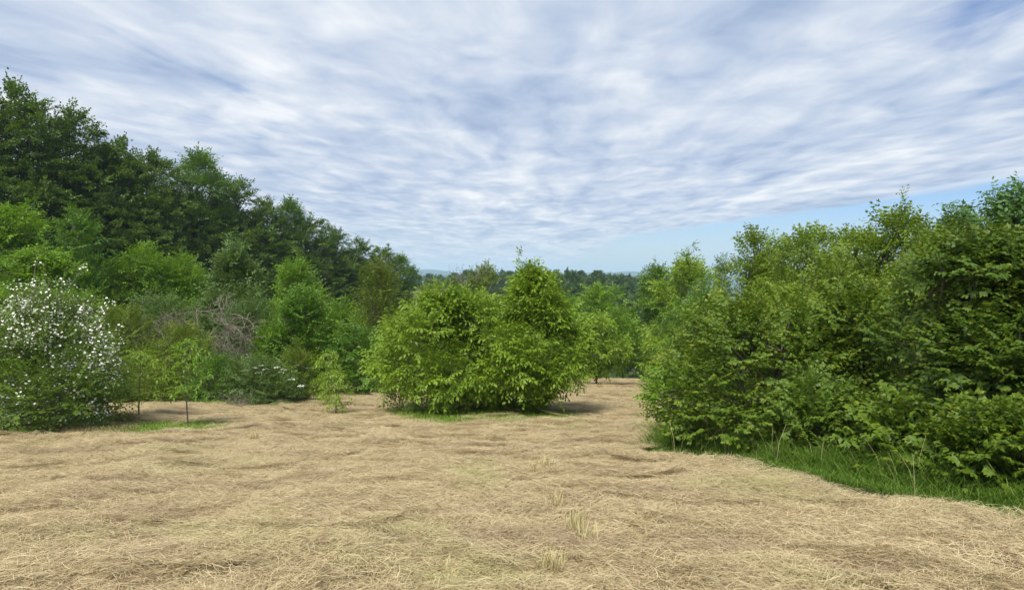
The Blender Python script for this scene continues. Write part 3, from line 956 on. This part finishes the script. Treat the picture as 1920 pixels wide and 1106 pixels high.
sapling('thin sapling with bare lower stem standing alone in green grass patch', 352, 14.6, 628, 46, 0.36, 8, 'bright', 0.5, 3)
sapling('wide leafy sapling just right of the white flowering bush', 262, 16.2, 655, 58, 0.36, 8, 'walnut', 0.62, 4)
sapling('small sapling with drooping leaves at the back of the two left of walnut', 614, 20.0, 655, 36, 0.2, 8, 'walnut', 0.55, 5)
sapling('front bushy little sapling on the meadow left of the walnuts', 628, 17.8, 695, 32, 0.12, 7, 'walnut', 0.5, 6)
sapling('low leafy sapling beside the foot of the flowering bush', 205, 15.0, 700, 40, 0.15, 6, 'walnut', 0.6, 9)


# ------------------------------------------------------------------ dead branches
def dead_tangle(name, label, px, d, py, w, h, nb, seed, upward=0.0, r=0.013):
    rng = np.random.default_rng(seed)
    x = wx(px, d)
    z = gz(x, d)
    cz = EYE + (HZ - py) / F * d - z
    root = thing(name, label, 'dead branches', (x, d, z))
    W, Hh = w / F * d, h / F * d
    main = Tubes(6)
    q = np.linspace(0, 1, 8)[:, None]
    main.add(np.array([0.1 * W, 0.1, -0.15]) * (1 - q) + np.array([0, 0, cz]) * q + rng.normal(size=(8, 3)) * 0.03, np.linspace(r * 1.8, r, 8))
    main.build('stem', M['dead'], root)
    c0 = np.array([0, 0, cz])
    ell = np.array([W, 0.45, Hh])
    for k in range(nb):
        tb = Tubes(5)
        m = 16
        p = c0 + rng.normal(size=3) * ell * 0.45
        hd = rng.normal(size=3) * np.array([1, 0.5, 1]) + np.array([0, 0, upward * 3])
        hd /= np.linalg.norm(hd)
        turn = rng.normal(size=3) * 0.05
        st = (W + Hh) * rng.uniform(0.07, 0.14)
        pts = [p]
        for j in range(m - 1):
            if upward:
                hd = hd + rng.normal(size=3) * 0.12 + np.array([0, 0, 0.05])
            else:
                rel = (pts[-1] - c0) / ell
                hd = hd + np.cross(turn, hd) + rng.normal(size=3) * 0.20 - 0.16 * rel * np.linalg.norm(rel) + np.array([0, 0, -0.03])
            hd /= np.linalg.norm(hd)
            pts.append(pts[-1] + hd * st)
        p = np.array(pts)
        p[:, 2] = np.maximum(p[:, 2], 0.03)
        rr = r * rng.uniform(0.45, 1.15)
        tb.add(p, np.linspace(rr, rr * 0.3, m))
        for j in range(12):
            i = int(rng.integers(2, m))
            L = rng.uniform(0.15, 0.5) * W
            dd = rng.normal(size=3) + np.array([0, 0, upward])
            dd /= np.linalg.norm(dd)
            q = np.linspace(0, 1, 6)[:, None]
            tw = p[i] + dd * L * q + np.cumsum(rng.normal(size=(6, 3)) * 0.06 * L, 0)
            tw[:, 2] = np.maximum(tw[:, 2], 0.03)
            tb.add(tw, np.linspace(rr * 0.5, 0.004, 6))
        tb.build('branch', M['dead'], root)


dead_tangle('dead_branch_tangle', 'large grey tangle of dead arching branches in the left scrub', 425, 24.4, 618, 50, 46, 30, 41)
dead_tangle('dead_branch_tangle', 'smaller tangle of dead grey branches nearer the flowering bush', 298, 24.4, 618, 46, 24, 18, 42)
dead_tangle('dead_tree_top', 'bare dead branches sticking up behind the left walnut', 862, 40, 540, 18, 13, 10, 43, upward=0.35, r=0.016)
dead_tangle('dead_tree_top', 'thin bare twigs sticking up beside the pointed walnut top', 905, 41, 530, 14, 9, 6, 44, upward=0.25, r=0.014)
dead_tangle('brush_pile', 'low pile of brown cut twigs at foot of the umbel bush', 445, 19.9, 752, 30, 8, 14, 45, r=0.010)

# trees behind the walnut pair
T_('leafy_tree', 'dull green tree with ragged top just behind left walnut crown', 'tree', 905, 42, 512, 48, 'mid', 'olive', 'round', hb=0.8, lobes=34, n=600, shoots=8)
T_('leafy_tree', 'greyish tree below the bare dead branches behind the left walnut', 'tree', 858, 42, 532, 34, 'mid', 'grey', 'round', hb=0.8, lobes=30, n=480, shoots=6)
T_('leafy_tree', 'small yellowish tree right of the cone shaped tree', 'tree', 806, 43, 545, 36, 'mid', 'olive', 'round', hb=0.8, lobes=26, n=420, shoots=5)

# ------------------------------------------------------------------ forest on the left hillside
def forest():
    rng = np.random.default_rng(9)
    protos = []
    for k, (mat, prof, lobes, n) in enumerate((('forest', 'dome', 130, 1080), ('forest', 'dome', 120, 1080), ('forest', 'round', 120, 1000), ('forest_light', 'dome', 90, 900))):
        r = np.random.default_rng(300 + k)
        if mat == 'forest_light':
            (V, T, a, b), C, lines = crown(r, 18, 3.0, 4.4, 4.4, prof, 70, 1.25, 1250, SPRAYS['feather'], 1.9, 8, 0.4, fill=0.1)
        else:
            (V, T, a, b), C, lines = crown(r, 18, 1.2, 4.6, 4.6, prof, lobes, 1.35, n, SPRAYS['flat'], 1.0, 2, 0.2, flat=0.5, fill=0.15, squash=0.7)
        protos.append((V, T, a, b, C, lines, mat))
    made = {}

    def put(label, px, top, hw, kind, back=0.0, group='trees of the hillside forest', dz=0.0):
        u = (px - 960) / F
        t = (-42 - 50 * u) / (45 * u - 28)
        x, y = -42 + 28 * t, 50 + 45 * t
        x, y = x - 0.85 * back * 0.5 , y + 0.53 * back
        x = u * y
        z = gz(x, y)
        H = EYE + (HZ - top - 30) / F * y - z
        R = 1.3 * hw / F * y
        root = thing('forest_tree', label, 'tree', (x, y, z), group)
        root.scale = (R / 4.6, R / 4.6, H / 18)
        root.rotation_euler = (0, 0, rng.random() * 6.28)
        kind = 1 if kind == 4 else kind
        if kind not in made:
            V, T, a, b, C, lines, mat = protos[kind]
            tr = woody(np.random.default_rng(kind), 18, 2.0, C, lines, 0.30, 1, 'bark', root)
            cr = mesh_obj('crown', V, T, M[mat], root, {'tint': a, 'tip': b})
            made[kind] = (tr, cr)
        else:
            for src in made[kind]:
                c = src.copy()
                COL.objects.link(c)
                c.parent = root
        return root
    row = [(-70, 140, 95, 0, 'dark forest tree cut by the left edge at the top of the skyline'),
           (40, 148, 88, 1, 'tallest dark forest tree at the left end of the skyline'),
           (135, 190, 78, 0, 'dark forest tree second in the skyline from the left edge'),
           (215, 250, 72, 4, 'dark forest tree where the left skyline steps down'),
           (285, 268, 66, 2, 'dark forest tree left of the airy crown on the skyline'),
           (372, 272, 58, 3, 'airy light crowned forest tree with sky showing through, on the skyline'),
           (355, 345, 60, 4, 'forest tree standing below the airy crowned one'),
           (440, 322, 62, 1, 'dark forest tree right of the airy crown on the skyline'),
           (500, 352, 50, 0, 'dark forest tree in the middle of the sloping skyline'),
           (545, 358, 36, 3, 'small airy crown poking above the middle of the forest skyline'),
           (572, 385, 50, 2, 'dark forest tree right of the small airy crown'),
           (622, 405, 46, 1, 'dark forest tree third from the right end of the forest'),
           (672, 428, 44, 4, 'forest tree second from the right end of the forest'),
           (715, 440, 40, 0, 'lighter forest tree next to the right end of the forest'),
           (748, 458, 34, 3, 'lighter rounded tree at the right end of the forest')]
    for i, (px, top, hw, kind, lab) in enumerate(row):
        put(lab, px, top, hw, kind)
    ORD = ('first', 'second', 'third', 'fourth', 'fifth', 'sixth', 'seventh', 'eighth', 'ninth', 'tenth', 'eleventh', 'twelfth')
    low = [(-20, 300, 85, 2), (90, 330, 80, 4), (190, 350, 70, 1), (255, 370, 62, 2), (310, 400, 55, 0), (400, 400, 55, 1), (470, 420, 50, 4), (530, 430, 46, 2), (590, 450, 42, 0), (645, 470, 40, 1), (695, 480, 36, 2), (740, 495, 30, 4)]
    for i, (px, top, hw, kind) in enumerate(low):
        put(ORD[i] + ' from the left of the shorter dark trees along the forest foot', px, top, hw, kind, back=-5, group='lower front trees of the hillside forest')
    for i, (px, top, hw, kind) in enumerate([(0, 185, 80, 2), (95, 215, 75, 1), (180, 262, 70, 0), (255, 285, 62, 1), (330, 335, 55, 2), (410, 345, 52, 0), (480, 375, 48, 4), (540, 400, 45, 1), (600, 425, 42, 2), (650, 445, 40, 0), (700, 462, 36, 1)]):
        put(ORD[i] + ' from the left of the trees standing behind the forest front row', px, top, hw, kind, back=9, group='second row trees of the hillside forest')


forest()


# ------------------------------------------------------------------ woods across the valley
def far_wood():
    rng = np.random.default_rng(19)
    made = []
    for k in range(4):
        r = np.random.default_rng(500 + k)
        (V, T, a, b), C, lines = crown(r, 13, 1.0, 5.2, 5.2, 'dome' if k < 3 else 'cone', 46, 1.7, 520, SPRAYS['tuft'], 0.95, 4, 0.8)
        made.append([(V, T, a, b, C, lines), None])

    def put(x, y, top_z, R, kind, label, group):
        z = gz(x, y)
        H = max(7.0, top_z - z)
        root = thing('far_tree', label, 'tree', (x, y, z), group)
        root.scale = (R / 5.2, R / 5.2, H / 13)
        root.rotation_euler = (0, 0, rng.random() * 6.28)
        (V, T, a, b, C, lines), objs = made[kind]
        if objs is None:
            tr = woody(r, 13, 1.0, C, lines, 0.25, 1, 'bark', root)
            cr = mesh_obj('crown', V, T, M['far'], root, {'tint': a, 'tip': b})
            made[kind][1] = (tr, cr)
        else:
            for src in objs:
                c = src.copy()
                COL.objects.link(c)
                c.parent = root
    # nearer wood edge in the valley, right of the walnut top
    for px, top, d in ((1035, 545, 150), (1062, 530, 165), (1090, 540, 150), (1112, 524, 190), (1138, 532, 165), (1160, 545, 150), (1182, 556, 140), (1150, 570, 125), (1100, 575, 120), (1065, 572, 125), (1205, 560, 150), (1225, 550, 170),
                       (1040, 520, 210), (1075, 517, 220), (1120, 516, 240), (1155, 520, 240), (1190, 535, 200)):
        put(wx(px, d), d, EYE + (HZ - top) / F * d, 24 / F * d * rng.uniform(0.9, 1.2) + 1.5, int(rng.integers(0, 3)),
            'rounded green tree in the valley wood behind the right walnut', 'valley wood trees')
    # ridge further off
    k = 0
    for row, d0 in enumerate((300, 330, 365)):
        for px in range(770, 1260, 17):
            d = d0 + rng.normal() * 8
            top = np.interp(px, [770, 840, 880, 930, 1030, 1060, 1150, 1200, 1260], [520, 519, 513, 513, 512, 512, 517, 523, 534]) + rng.normal() * 1.6 + (6 - 3 * row)
            put(wx(px + rng.normal() * 4, d), d, EYE + (HZ - top) / F * d, rng.uniform(4.2, 6.2), 3 if rng.random() < 0.3 else int(rng.integers(0, 3)),
                'dark tree in the wooded ridge on the far side of the valley', 'far ridge trees')
    # a lone dark clump on the crest
    for j, px in enumerate((872, 880, 888)):
        put(wx(px, 420), 420, EYE + (HZ - (508 + abs(px - 880) * 0.3)) / F * 420, 5.0, j, 'tree of the lone clump on the crest of the far ridge', 'clump on the far crest')


far_wood()


# ------------------------------------------------------------------ village roofs glimpsed across the valley
def house(px, d, w, label):
    x = wx(px, d)
    zg = gz(x, d)
    root = thing('village_house', label, 'house', (x, d, zg))
    hw, dp, wall = w / 2, w * 0.4, 3.6
    V = np.array([(-hw, -dp, -0.3), (hw, -dp, -0.3), (hw, dp, -0.3), (-hw, dp, -0.3), (-hw, -dp, wall), (hw, -dp, wall), (hw, dp, wall), (-hw, dp, wall)])
    Q = np.array([(0, 1, 5, 4), (1, 2, 6, 5), (2, 3, 7, 6), (3, 0, 4, 7)])
    mesh_obj('wall', V, Q, M['plaster'], root)
    e = 0.5
    R = np.array([(-hw - e, -dp - e, wall - 0.2), (hw + e, -dp - e, wall - 0.2), (hw + e, 0, wall + 3.2), (-hw - e, 0, wall + 3.2), (hw + e, dp + e, wall - 0.2), (-hw - e, dp + e, wall - 0.2),
                  (-hw - e, -dp - e, wall - 0.45), (hw + e, -dp - e, wall - 0.45), (hw + e, dp + e, wall - 0.45), (-hw - e, dp + e, wall - 0.45)])
    Q = np.array([(0, 1, 2, 3), (3, 2, 4, 5), (6, 7, 1, 0), (5, 4, 8, 9)])
    mesh_obj('roof', R, Q, M['tile'], root)
    for k in (-0.5, 0.0, 0.5):
        vx = k * hw
        V = np.array([(vx - 0.6, -dp - 0.03, wall - 2.4), (vx + 0.6, -dp - 0.03, wall - 2.4), (vx + 0.6, -dp - 0.03, wall - 0.9), (vx - 0.6, -dp - 0.03, wall - 0.9),
                      (vx - 0.6, -dp + 0.05, wall - 2.4), (vx + 0.6, -dp + 0.05, wall - 2.4), (vx + 0.6, -dp + 0.05, wall - 0.9), (vx - 0.6, -dp + 0.05, wall - 0.9)])
        mesh_obj('window', V, np.array([(0, 1, 2, 3), (1, 5, 6, 2), (4, 0, 3, 7), (3, 2, 6, 7), (4, 5, 1, 0)]), M['pane'], root)


M['plaster'] = plain_mat('house_plaster', (0.55, 0.50, 0.42), (0.66, 0.62, 0.54), 1.0, 0.9, 0.1, (1, 1, 1))
M['tile'] = plain_mat('roof_tile', (0.13, 0.10, 0.085), (0.20, 0.15, 0.12), 2.0, 0.9, 0.2, (1, 1, 1))
M['pane'] = plain_mat('window_pane', (0.03, 0.035, 0.04), (0.05, 0.055, 0.06), 1.0, 0.2, 0.0, (1, 1, 1), 0.5)
house(786, 262, 6.5, 'left pale village house glimpsed across the valley')
house(823, 268, 8.5, 'right pale village house glimpsed across the valley')


# ------------------------------------------------------------------ straw on the meadow
def straw_patch(name, n, rad, rng, mat, lay=1.0, lmin=0.05, lmax=0.20, width=0.0031, lump=0.03, aniso=0.0):
    """a patch of cut straw: each straw a bent ribbon of four triangles"""
    a = rng.random(n) * 6.2832
    r = rad * np.sqrt(rng.random(n))
    c = np.stack([np.cos(a) * r, np.sin(a) * r, rng.random(n) ** 1.6 * lump], 1)
    yaw = rng.random(n) * 6.2832
    if aniso:
        yaw = np.where(rng.random(n) < aniso, rng.normal(size=n) * 0.35, yaw)
    L = lmin + (lmax - lmin) * rng.random(n) ** 1.7
    pit = np.abs(rng.normal(size=n)) * 0.16 * lay
    d = np.stack([np.cos(yaw) * np.cos(pit), np.sin(yaw) * np.cos(pit), np.sin(pit)], 1)
    side = np.stack([-np.sin(yaw), np.cos(yaw), rng.normal(size=n) * 0.5], 1)
    side /= np.linalg.norm(side, axis=1, keepdims=True)
    W = width * rng.uniform(0.6, 1.3, n)
    bend = rng.normal(size=(n, 3)) * np.array([0.16, 0.16, 0.03]) * L[:, None]
    bend[:, 2] += 0.06 * L * rng.random(n)
    p0 = c - d * (L / 2)[:, None]
    p0[:, 2] = np.maximum(p0[:, 2], -0.005)
    p1 = c + bend
    p2 = c + d * (L / 2)[:, None]
    s = side * W[:, None] / 2
    V = np.stack([p0 - s, p0 + s, p1 - s, p1 + s, p2 - s * 0.5, p2 + s * 0.5], 1).reshape(-1, 3)
    k = (np.arange(n) * 6)[:, None, None]
    T = (np.array([[0, 1, 3], [0, 3, 2], [2, 3, 5], [2, 5, 4]])[None] + k).reshape(-1, 3)
    tint = np.repeat(np.clip(rng.beta(2.2, 2.0, n), 0, 1), 6)
    o = mesh_obj(name, V, T, mat, attrs={'tint': tint})
    return o


def gn_scatter(name, pts, rot, scl, idx, sources, label, cat=None):
    src = bpy.data.collections.new(name + '_pieces')
    for s in sources:
        COL.objects.unlink(s)
        src.objects.link(s)
    me = bpy.data.meshes.new(name)
    me.vertices.add(len(pts))
    me.vertices.foreach_set('co', np.asarray(pts, np.float32).ravel())
    a = me.attributes.new('rot', 'FLOAT_VECTOR', 'POINT')
    a.data.foreach_set('vector', np.asarray(rot, np.float32).ravel())
    a = me.attributes.new('scl', 'FLOAT', 'POINT')
    a.data.foreach_set('value', np.asarray(scl, np.float32))
    a = me.attributes.new('idx', 'INT', 'POINT')
    a.data.foreach_set('value', np.asarray(idx, np.int32))
    o = bpy.data.objects.new(name, me)
    COL.objects.link(o)
    g = bpy.data.node_groups.new(name, 'GeometryNodeTree')
    g.interface.new_socket('Geometry', in_out='INPUT', socket_type='NodeSocketGeometry')
    g.interface.new_socket('Geometry', in_out='OUTPUT', socket_type='NodeSocketGeometry')
    gi = g.nodes.new('NodeGroupInput')
    go = g.nodes.new('NodeGroupOutput')
    ci = g.nodes.new('GeometryNodeCollectionInfo')
    ci.inputs['Collection'].default_value = src
    ci.inputs['Separate Children'].default_value = True
    ci.inputs['Reset Children'].default_value = True
    iop = g.nodes.new('GeometryNodeInstanceOnPoints')
    iop.inputs['Pick Instance'].default_value = True

    def named(n, t):
        nd = g.nodes.new('GeometryNodeInputNamedAttribute')
        nd.data_type = t
        nd.inputs[0].default_value = n
        return nd.outputs[0]
    L = g.links.new
    L(gi.outputs[0], iop.inputs['Points'])
    L(ci.outputs[0], iop.inputs['Instance'])
    L(named('idx', 'INT'), iop.inputs['Instance Index'])
    L(named('rot', 'FLOAT_VECTOR'), iop.inputs['Rotation'])
    L(named('scl', 'FLOAT'), iop.inputs['Scale'])
    L(iop.outputs[0], go.inputs[0])
    md = o.modifiers.new('scatter', 'NODES')
    md.node_group = g
    tag(o, label, cat, kind='stuff')
    return o


def hay_relief(x, y):
    """windrows and lumps of the cut grass"""
    ca, sa = math.cos(0.75), math.sin(0.75)
    u, v = x * ca + y * sa, -x * sa + y * ca
    return 0.022 * vnoise(u * 0.35, v * 1.5, 51) + 0.03 * vnoise(x * 1.1, y * 1.1, 52) + 0.05 * vnoise(x * 3.1, y * 3.1, 53) + 0.03 * vnoise(x * 6.3, y * 6.3, 54)


def hay():
    rng = np.random.default_rng(23)
    src = [straw_patch('straw_patch', 1150, 0.5, rng, M['hay'], 1.0 + 0.3 * (k % 3), aniso=0.35 if k % 2 else 0.0, lump=0.02 + 0.012 * (k % 3)) for k in range(7)]
    n = 34000
    x = rng.uniform(-30, 22, n)
    y = 3.2 + 43 * rng.random(n)
    vis = np.abs(x) < 0.86 * y + 1.2
    wob = 0.45 * vnoise(x * 1.2, y * 1.2, 61)
    ok = inside(x + wob, y + wob) & vis
    # thinner where the green patches are
    e1 = np.hypot((x + 0.75) / 3.3, (y - 17.5) / 2.6)
    e2 = np.hypot((x + 7.5) / 1.4, (y - 14.2) / 1.4)
    ok &= (rng.random(n) < 0.06 + sstep(e1 + wob * 1.1, 0.75, 1.1)) & (rng.random(n) < 0.12 + sstep(e2 + wob * 0.4, 0.8, 1.1))
    far = sstep(y, 14, 40)
    ok &= rng.random(n) < 1 - 0.35 * far
    x, y = x[ok], y[ok]
    e = 0.15
    h = hay_relief(x, y)
    z = ground(x, y) + h + 0.06
    gx = (ground(x + e, y) + hay_relief(x + e, y) - z + 0.06) / e
    gy = (ground(x, y + e) + hay_relief(x, y + e) - z + 0.06) / e
    m = len(x)
    # tilt with the ground (small angles), free turn about the upright
    yaw = np.where(rng.random(m) < 0.5, rng.random(m) * 6.28, 0.75 + rng.normal(size=m) * 0.3)
    rx = np.arctan(gy * np.cos(yaw) - gx * np.sin(yaw))
    ry = -np.arctan(gx * np.cos(yaw) + gy * np.sin(yaw))
    rot = np.stack([rx, ry, yaw], 1)
    gn_scatter('hay', np.stack([x, y, z], 1), rot, rng.uniform(0.8, 1.2, m), rng.integers(0, 7, m), src, 'dry cut hay lying over the mown meadow', 'hay')
    print('hay instances', m)


hay()


# ------------------------------------------------------------------ grass
def blades(name, x, y, hgt, width, mat, label, lean=0.35, seed=0, cat='grass', z=None, droop=0.5):
    rng = np.random.default_rng(seed)
    n = len(x)
    z0 = (ground(x, y) if z is None else z) - 0.02
    az_ = rng.random(n) * 6.2832
    ln = np.abs(rng.normal(size=n)) * lean + 0.05
    d = np.stack([np.cos(az_) * ln, np.sin(az_) * ln, np.ones(n)], 1)
    d /= np.linalg.norm(d, axis=1, keepdims=True)
    side = np.stack([-np.sin(az_ + rng.normal(size=n)), np.cos(az_ + rng.normal(size=n)), np.zeros(n)], 1)
    side /= np.linalg.norm(side, axis=1, keepdims=True) + 1e-9
    p0 = np.stack([x, y, z0], 1)
    out = np.stack([np.cos(az_), np.sin(az_), np.zeros(n)], 1)
    p1 = p0 + d * (hgt * 0.55)[:, None]
    p2 = p0 + d * (hgt * 0.9)[:, None] + out * (hgt * 0.25 * droop)[:, None]
    p3 = p0 + d * (hgt * 1.0)[:, None] + out * (hgt * 0.65 * droop)[:, None] - np.array([0, 0, 1]) * (hgt * 0.25 * droop)[:, None]
    w = (width * rng.uniform(0.6, 1.3, n))[:, None]
    s = side * w / 2
    k = 7
    if hgt.mean() < 0.2:            # short blades: one joint is enough
        V, k = np.stack([p0 - s, p0 + s, p2 - s * 0.8, p2 + s * 0.8, p3], 1).reshape(-1, 3), 5
        tri = [[0, 1, 3], [0, 3, 2], [2, 3, 4]]
    else:
        V = np.stack([p0 - s, p0 + s, p1 - s, p1 + s, p2 - s * 0.7, p2 + s * 0.7, p3], 1).reshape(-1, 3)
        tri = [[0, 1, 3], [0, 3, 2], [2, 3, 5], [2, 5, 4], [4, 5, 6]]
    T = (np.array(tri)[None] + (np.arange(n) * k)[:, None, None]).reshape(-1, 3)
    o = mesh_obj(name, V, T, mat, attrs={'tint': np.repeat(rng.beta(2, 2.4, n), k)})
    tag(o, label, cat, kind='stuff')
    return o


def grasses():
    rng = np.random.default_rng(31)
    # tall verge in front of the right thicket
    edge = np.array([(2.1, 10.9), (3.45, 9.35), (4.05, 8.0), (5.0, 6.25), (6.6, 4.6)])
    n = 24000
    t = rng.random(n) * (len(edge) - 1)
    i = t.astype(int)
    f = (t - i)[:, None]
    p = edge[i] * (1 - f) + edge[i + 1] * f
    seg = edge[i + 1] - edge[i]
    nrm = np.stack([-seg[:, 1], seg[:, 0]], 1)
    nrm /= np.linalg.norm(nrm, axis=1, keepdims=True)
    nrm *= np.where(nrm[:, :1] > 0, 1, -1)
    off = rng.random(n) ** 1.25 * 1.7 - 0.06
    p = p + nrm * off[:, None] + rng.normal(size=(n, 2)) * 0.06
    tuft = vnoise(p[:, 0] * 1.6, p[:, 1] * 1.6, 71) + 0.5
    h = (0.16 + 0.34 * sstep(off, 0.0, 0.7)) * (0.55 + 0.8 * tuft) * rng.uniform(0.6, 1.25, n)
    k = off < 0.25
    h[k] *= 0.8
    blades('verge_grass', p[:, 0], p[:, 1], h, 0.0075, M['grass'], 'tall green grass along the foot of right thicket', 0.45, 1, droop=0.8)
    n = 150
    c = np.array([(4.25, 9.1), (4.9, 8.4), (5.3, 7.4), (3.4, 10.2)])[rng.integers(0, 4, n)] + rng.normal(size=(n, 2)) * np.array([0.4, 0.25])
    blades('tall_dry_grass', c[:, 0], c[:, 1], rng.uniform(0.35, 0.75, n), 0.004, M['stubble'], 'tall pale grass stalks standing in the green verge', 0.22, 8, droop=0.5)
    # short grass under the walnuts
    n = 24000
    a = rng.random(n) * 6.28
    r = np.sqrt(rng.random(n))
    x = -0.75 + 3.4 * r * np.cos(a)
    y = 17.4 + 2.9 * r * np.sin(a)
    x = x + 0.4 * vnoise(x, y, 5)
    ok = (rng.random(n) < 1.1 - 1.0 * sstep(r, 0.5, 1.0)) & (vnoise(x * 1.3, y * 1.3, 77) + 0.55 > 0.9 * sstep(r, 0.45, 1.05))
    x, y, r = x[ok], y[ok], r[ok]
    blades('short_grass', x, y, rng.uniform(0.10, 0.20, len(x)), 0.009, M['short_grass'], 'short green grass left uncut under walnut pair', 0.6, 2, z=ground(x, y))
    n = 8000
    a = rng.random(n) * 6.28
    r = np.sqrt(rng.random(n))
    x = -7.5 + 1.3 * r * np.cos(a) + 0.15 * rng.normal(size=n)
    y = 14.2 + 1.25 * r * np.sin(a)
    blades('short_grass', x, y, rng.uniform(0.06, 0.14, n), 0.009, M['short_grass'], 'short bright grass patch around the lone sapling', 0.6, 3, z=ground(x, y) + 0.03)
    # strip at the foot of the left scrub
    n = 7000
    px = rng.uniform(380, 640, n)
    d = 20.0 + 1.6 * rng.random(n) + 0.006 * (px - 380) + rng.normal(size=n) * 0.25
    x = (px - 960) / F * d
    blades('short_grass', x, d, rng.uniform(0.07, 0.24, n), 0.010, M['short_grass'], 'ragged green strip of grass before the left scrub', 0.5, 4)
    n = 7000
    px = rng.uniform(-30, 255, n)
    d = 13.0 + 1.2 * rng.random(n)
    x = (px - 960) / F * d
    blades('half_dry_grass', x, d, rng.uniform(0.08, 0.34, n) * (0.6 + vnoise(x * 2, d * 2, 4)), 0.008, M['drygrass'], 'half dry long grass at foot of flowering bush', 0.4, 5)
    # faint regrowth in the hay
    n = 5200
    x = rng.uniform(-14, 9, n)
    y = 4 + 32 * rng.random(n) ** 1.3
    ok = inside(x, y) & (vnoise(x * 0.9, y * 0.9, 91) > 0.22)
    x, y = x[ok], y[ok]
    blades('regrowth_grass', x, y, rng.uniform(0.05, 0.11, len(x)), 0.006, M['short_grass'], 'sparse green regrowth showing through cut hay', 0.7, 6, z=ground(x, y) + hay_relief(x, y) + 0.09)
    # two faint wheel tracks of upright stubble running down to the path
    n = 5200
    y = 4 + 26 * rng.random(n) ** 1.4
    x = 0.45 + 0.02 * (y - 4) + np.where(rng.random(n) < 0.5, -0.75, 0.75) + rng.normal(size=n) * 0.16 + 0.4 * vnoise(y * 0.2, y * 0 + 3.3, 9)
    ok = vnoise(x * 1.4, y * 0.7, 95) > 0.02
    x, y = x[ok], y[ok]
    blades('stubble_track', x, y, rng.uniform(0.06, 0.15, len(x)), 0.005, M['stubble'], 'faint wheel tracks of pale stubble running down the meadow', 0.35, 9, 'stubble', z=ground(x, y) + hay_relief(x, y) + 0.05)
    # single tussock by the sapling
    n = 900
    r = np.abs(rng.normal(size=n)) * 0.13
    a = rng.random(n) * 6.28
    cx, cy = wx(232, 14.9), 14.9
    x, y = cx + r * np.cos(a) * 1.3, cy + r * np.sin(a)
    o = blades('grass_tussock', x, y, rng.uniform(0.2, 0.36, n), 0.008, M['drygrass'], 'round olive grass tussock beside the flowering bush', 0.55, 7, 'tussock', droop=1.0)
    # pale tufts of standing stubble on the track
    for j, (px, py, m) in enumerate(((1022, 890, 70), (1003, 905, 90), (1080, 1005, 80), (1100, 1030, 60), (1042, 965, 50), (1035, 1092, 90), (478, 828, 60))):
        d = (EYE * F) / (py - HZ - 0.128 * F)
        cx = wx(px, d)
        x = cx + np.clip(rng.normal(size=m), -2, 2) * 0.05
        y = d + np.clip(rng.normal(size=m), -2, 2) * 0.06
        labs = ('pale stubble tuft furthest up the middle of meadow', 'pale stubble tuft just below the furthest one', 'pale upright stubble tuft in the right foreground',
                'pale stubble tuft beside the foreground one', 'small pale stubble tuft in the middle of meadow', 'pale yellow stubble tuft at the bottom edge', 'small stubble tuft on the left part of meadow')
        o = blades('stubble_tuft', x, y, rng.uniform(0.10, 0.22, m), 0.006, M['stubble'], labs[j], 0.25, 40 + j, 'tuft', z=ground(x, y) + hay_relief(x, y) + 0.08, droop=0.3)
        del o['kind']


grasses()


# ------------------------------------------------------------------ air
def haze():
    x0, x1, y0, y1, z0, z1 = -6600, 6600, -6600, 6700, -70, 62
    V = np.array([(x0, y0, z0), (x1, y0, z0), (x1, y1, z0), (x0, y1, z0), (x0, y0, z1), (x1, y0, z1), (x1, y1, z1), (x0, y1, z1)])
    Q = np.array([(3, 2, 1, 0), (4, 5, 6, 7), (0, 1, 5, 4), (1, 2, 6, 5), (2, 3, 7, 6), (3, 0, 4, 7)])
    m = bpy.data.materials.new('haze')
    m.use_nodes = True
    t = m.node_tree
    t.nodes.clear()
    N = NT(t)
    v = N.n('ShaderNodeVolumePrincipled', {'Color': rgb(0.60, 0.81, 1.0), 'Density': 0.00022, 'Anisotropy': 0.0})
    out = N.n('ShaderNodeOutputMaterial')
    t.links.new(v.outputs[0], out.inputs['Volume'])
    m.cycles.homogeneous_volume = True if hasattr(m.cycles, 'homogeneous_volume') else None
    tag(mesh_obj('haze', V, Q, m), 'thin pale haze filling the valley air', kind='stuff')


haze()
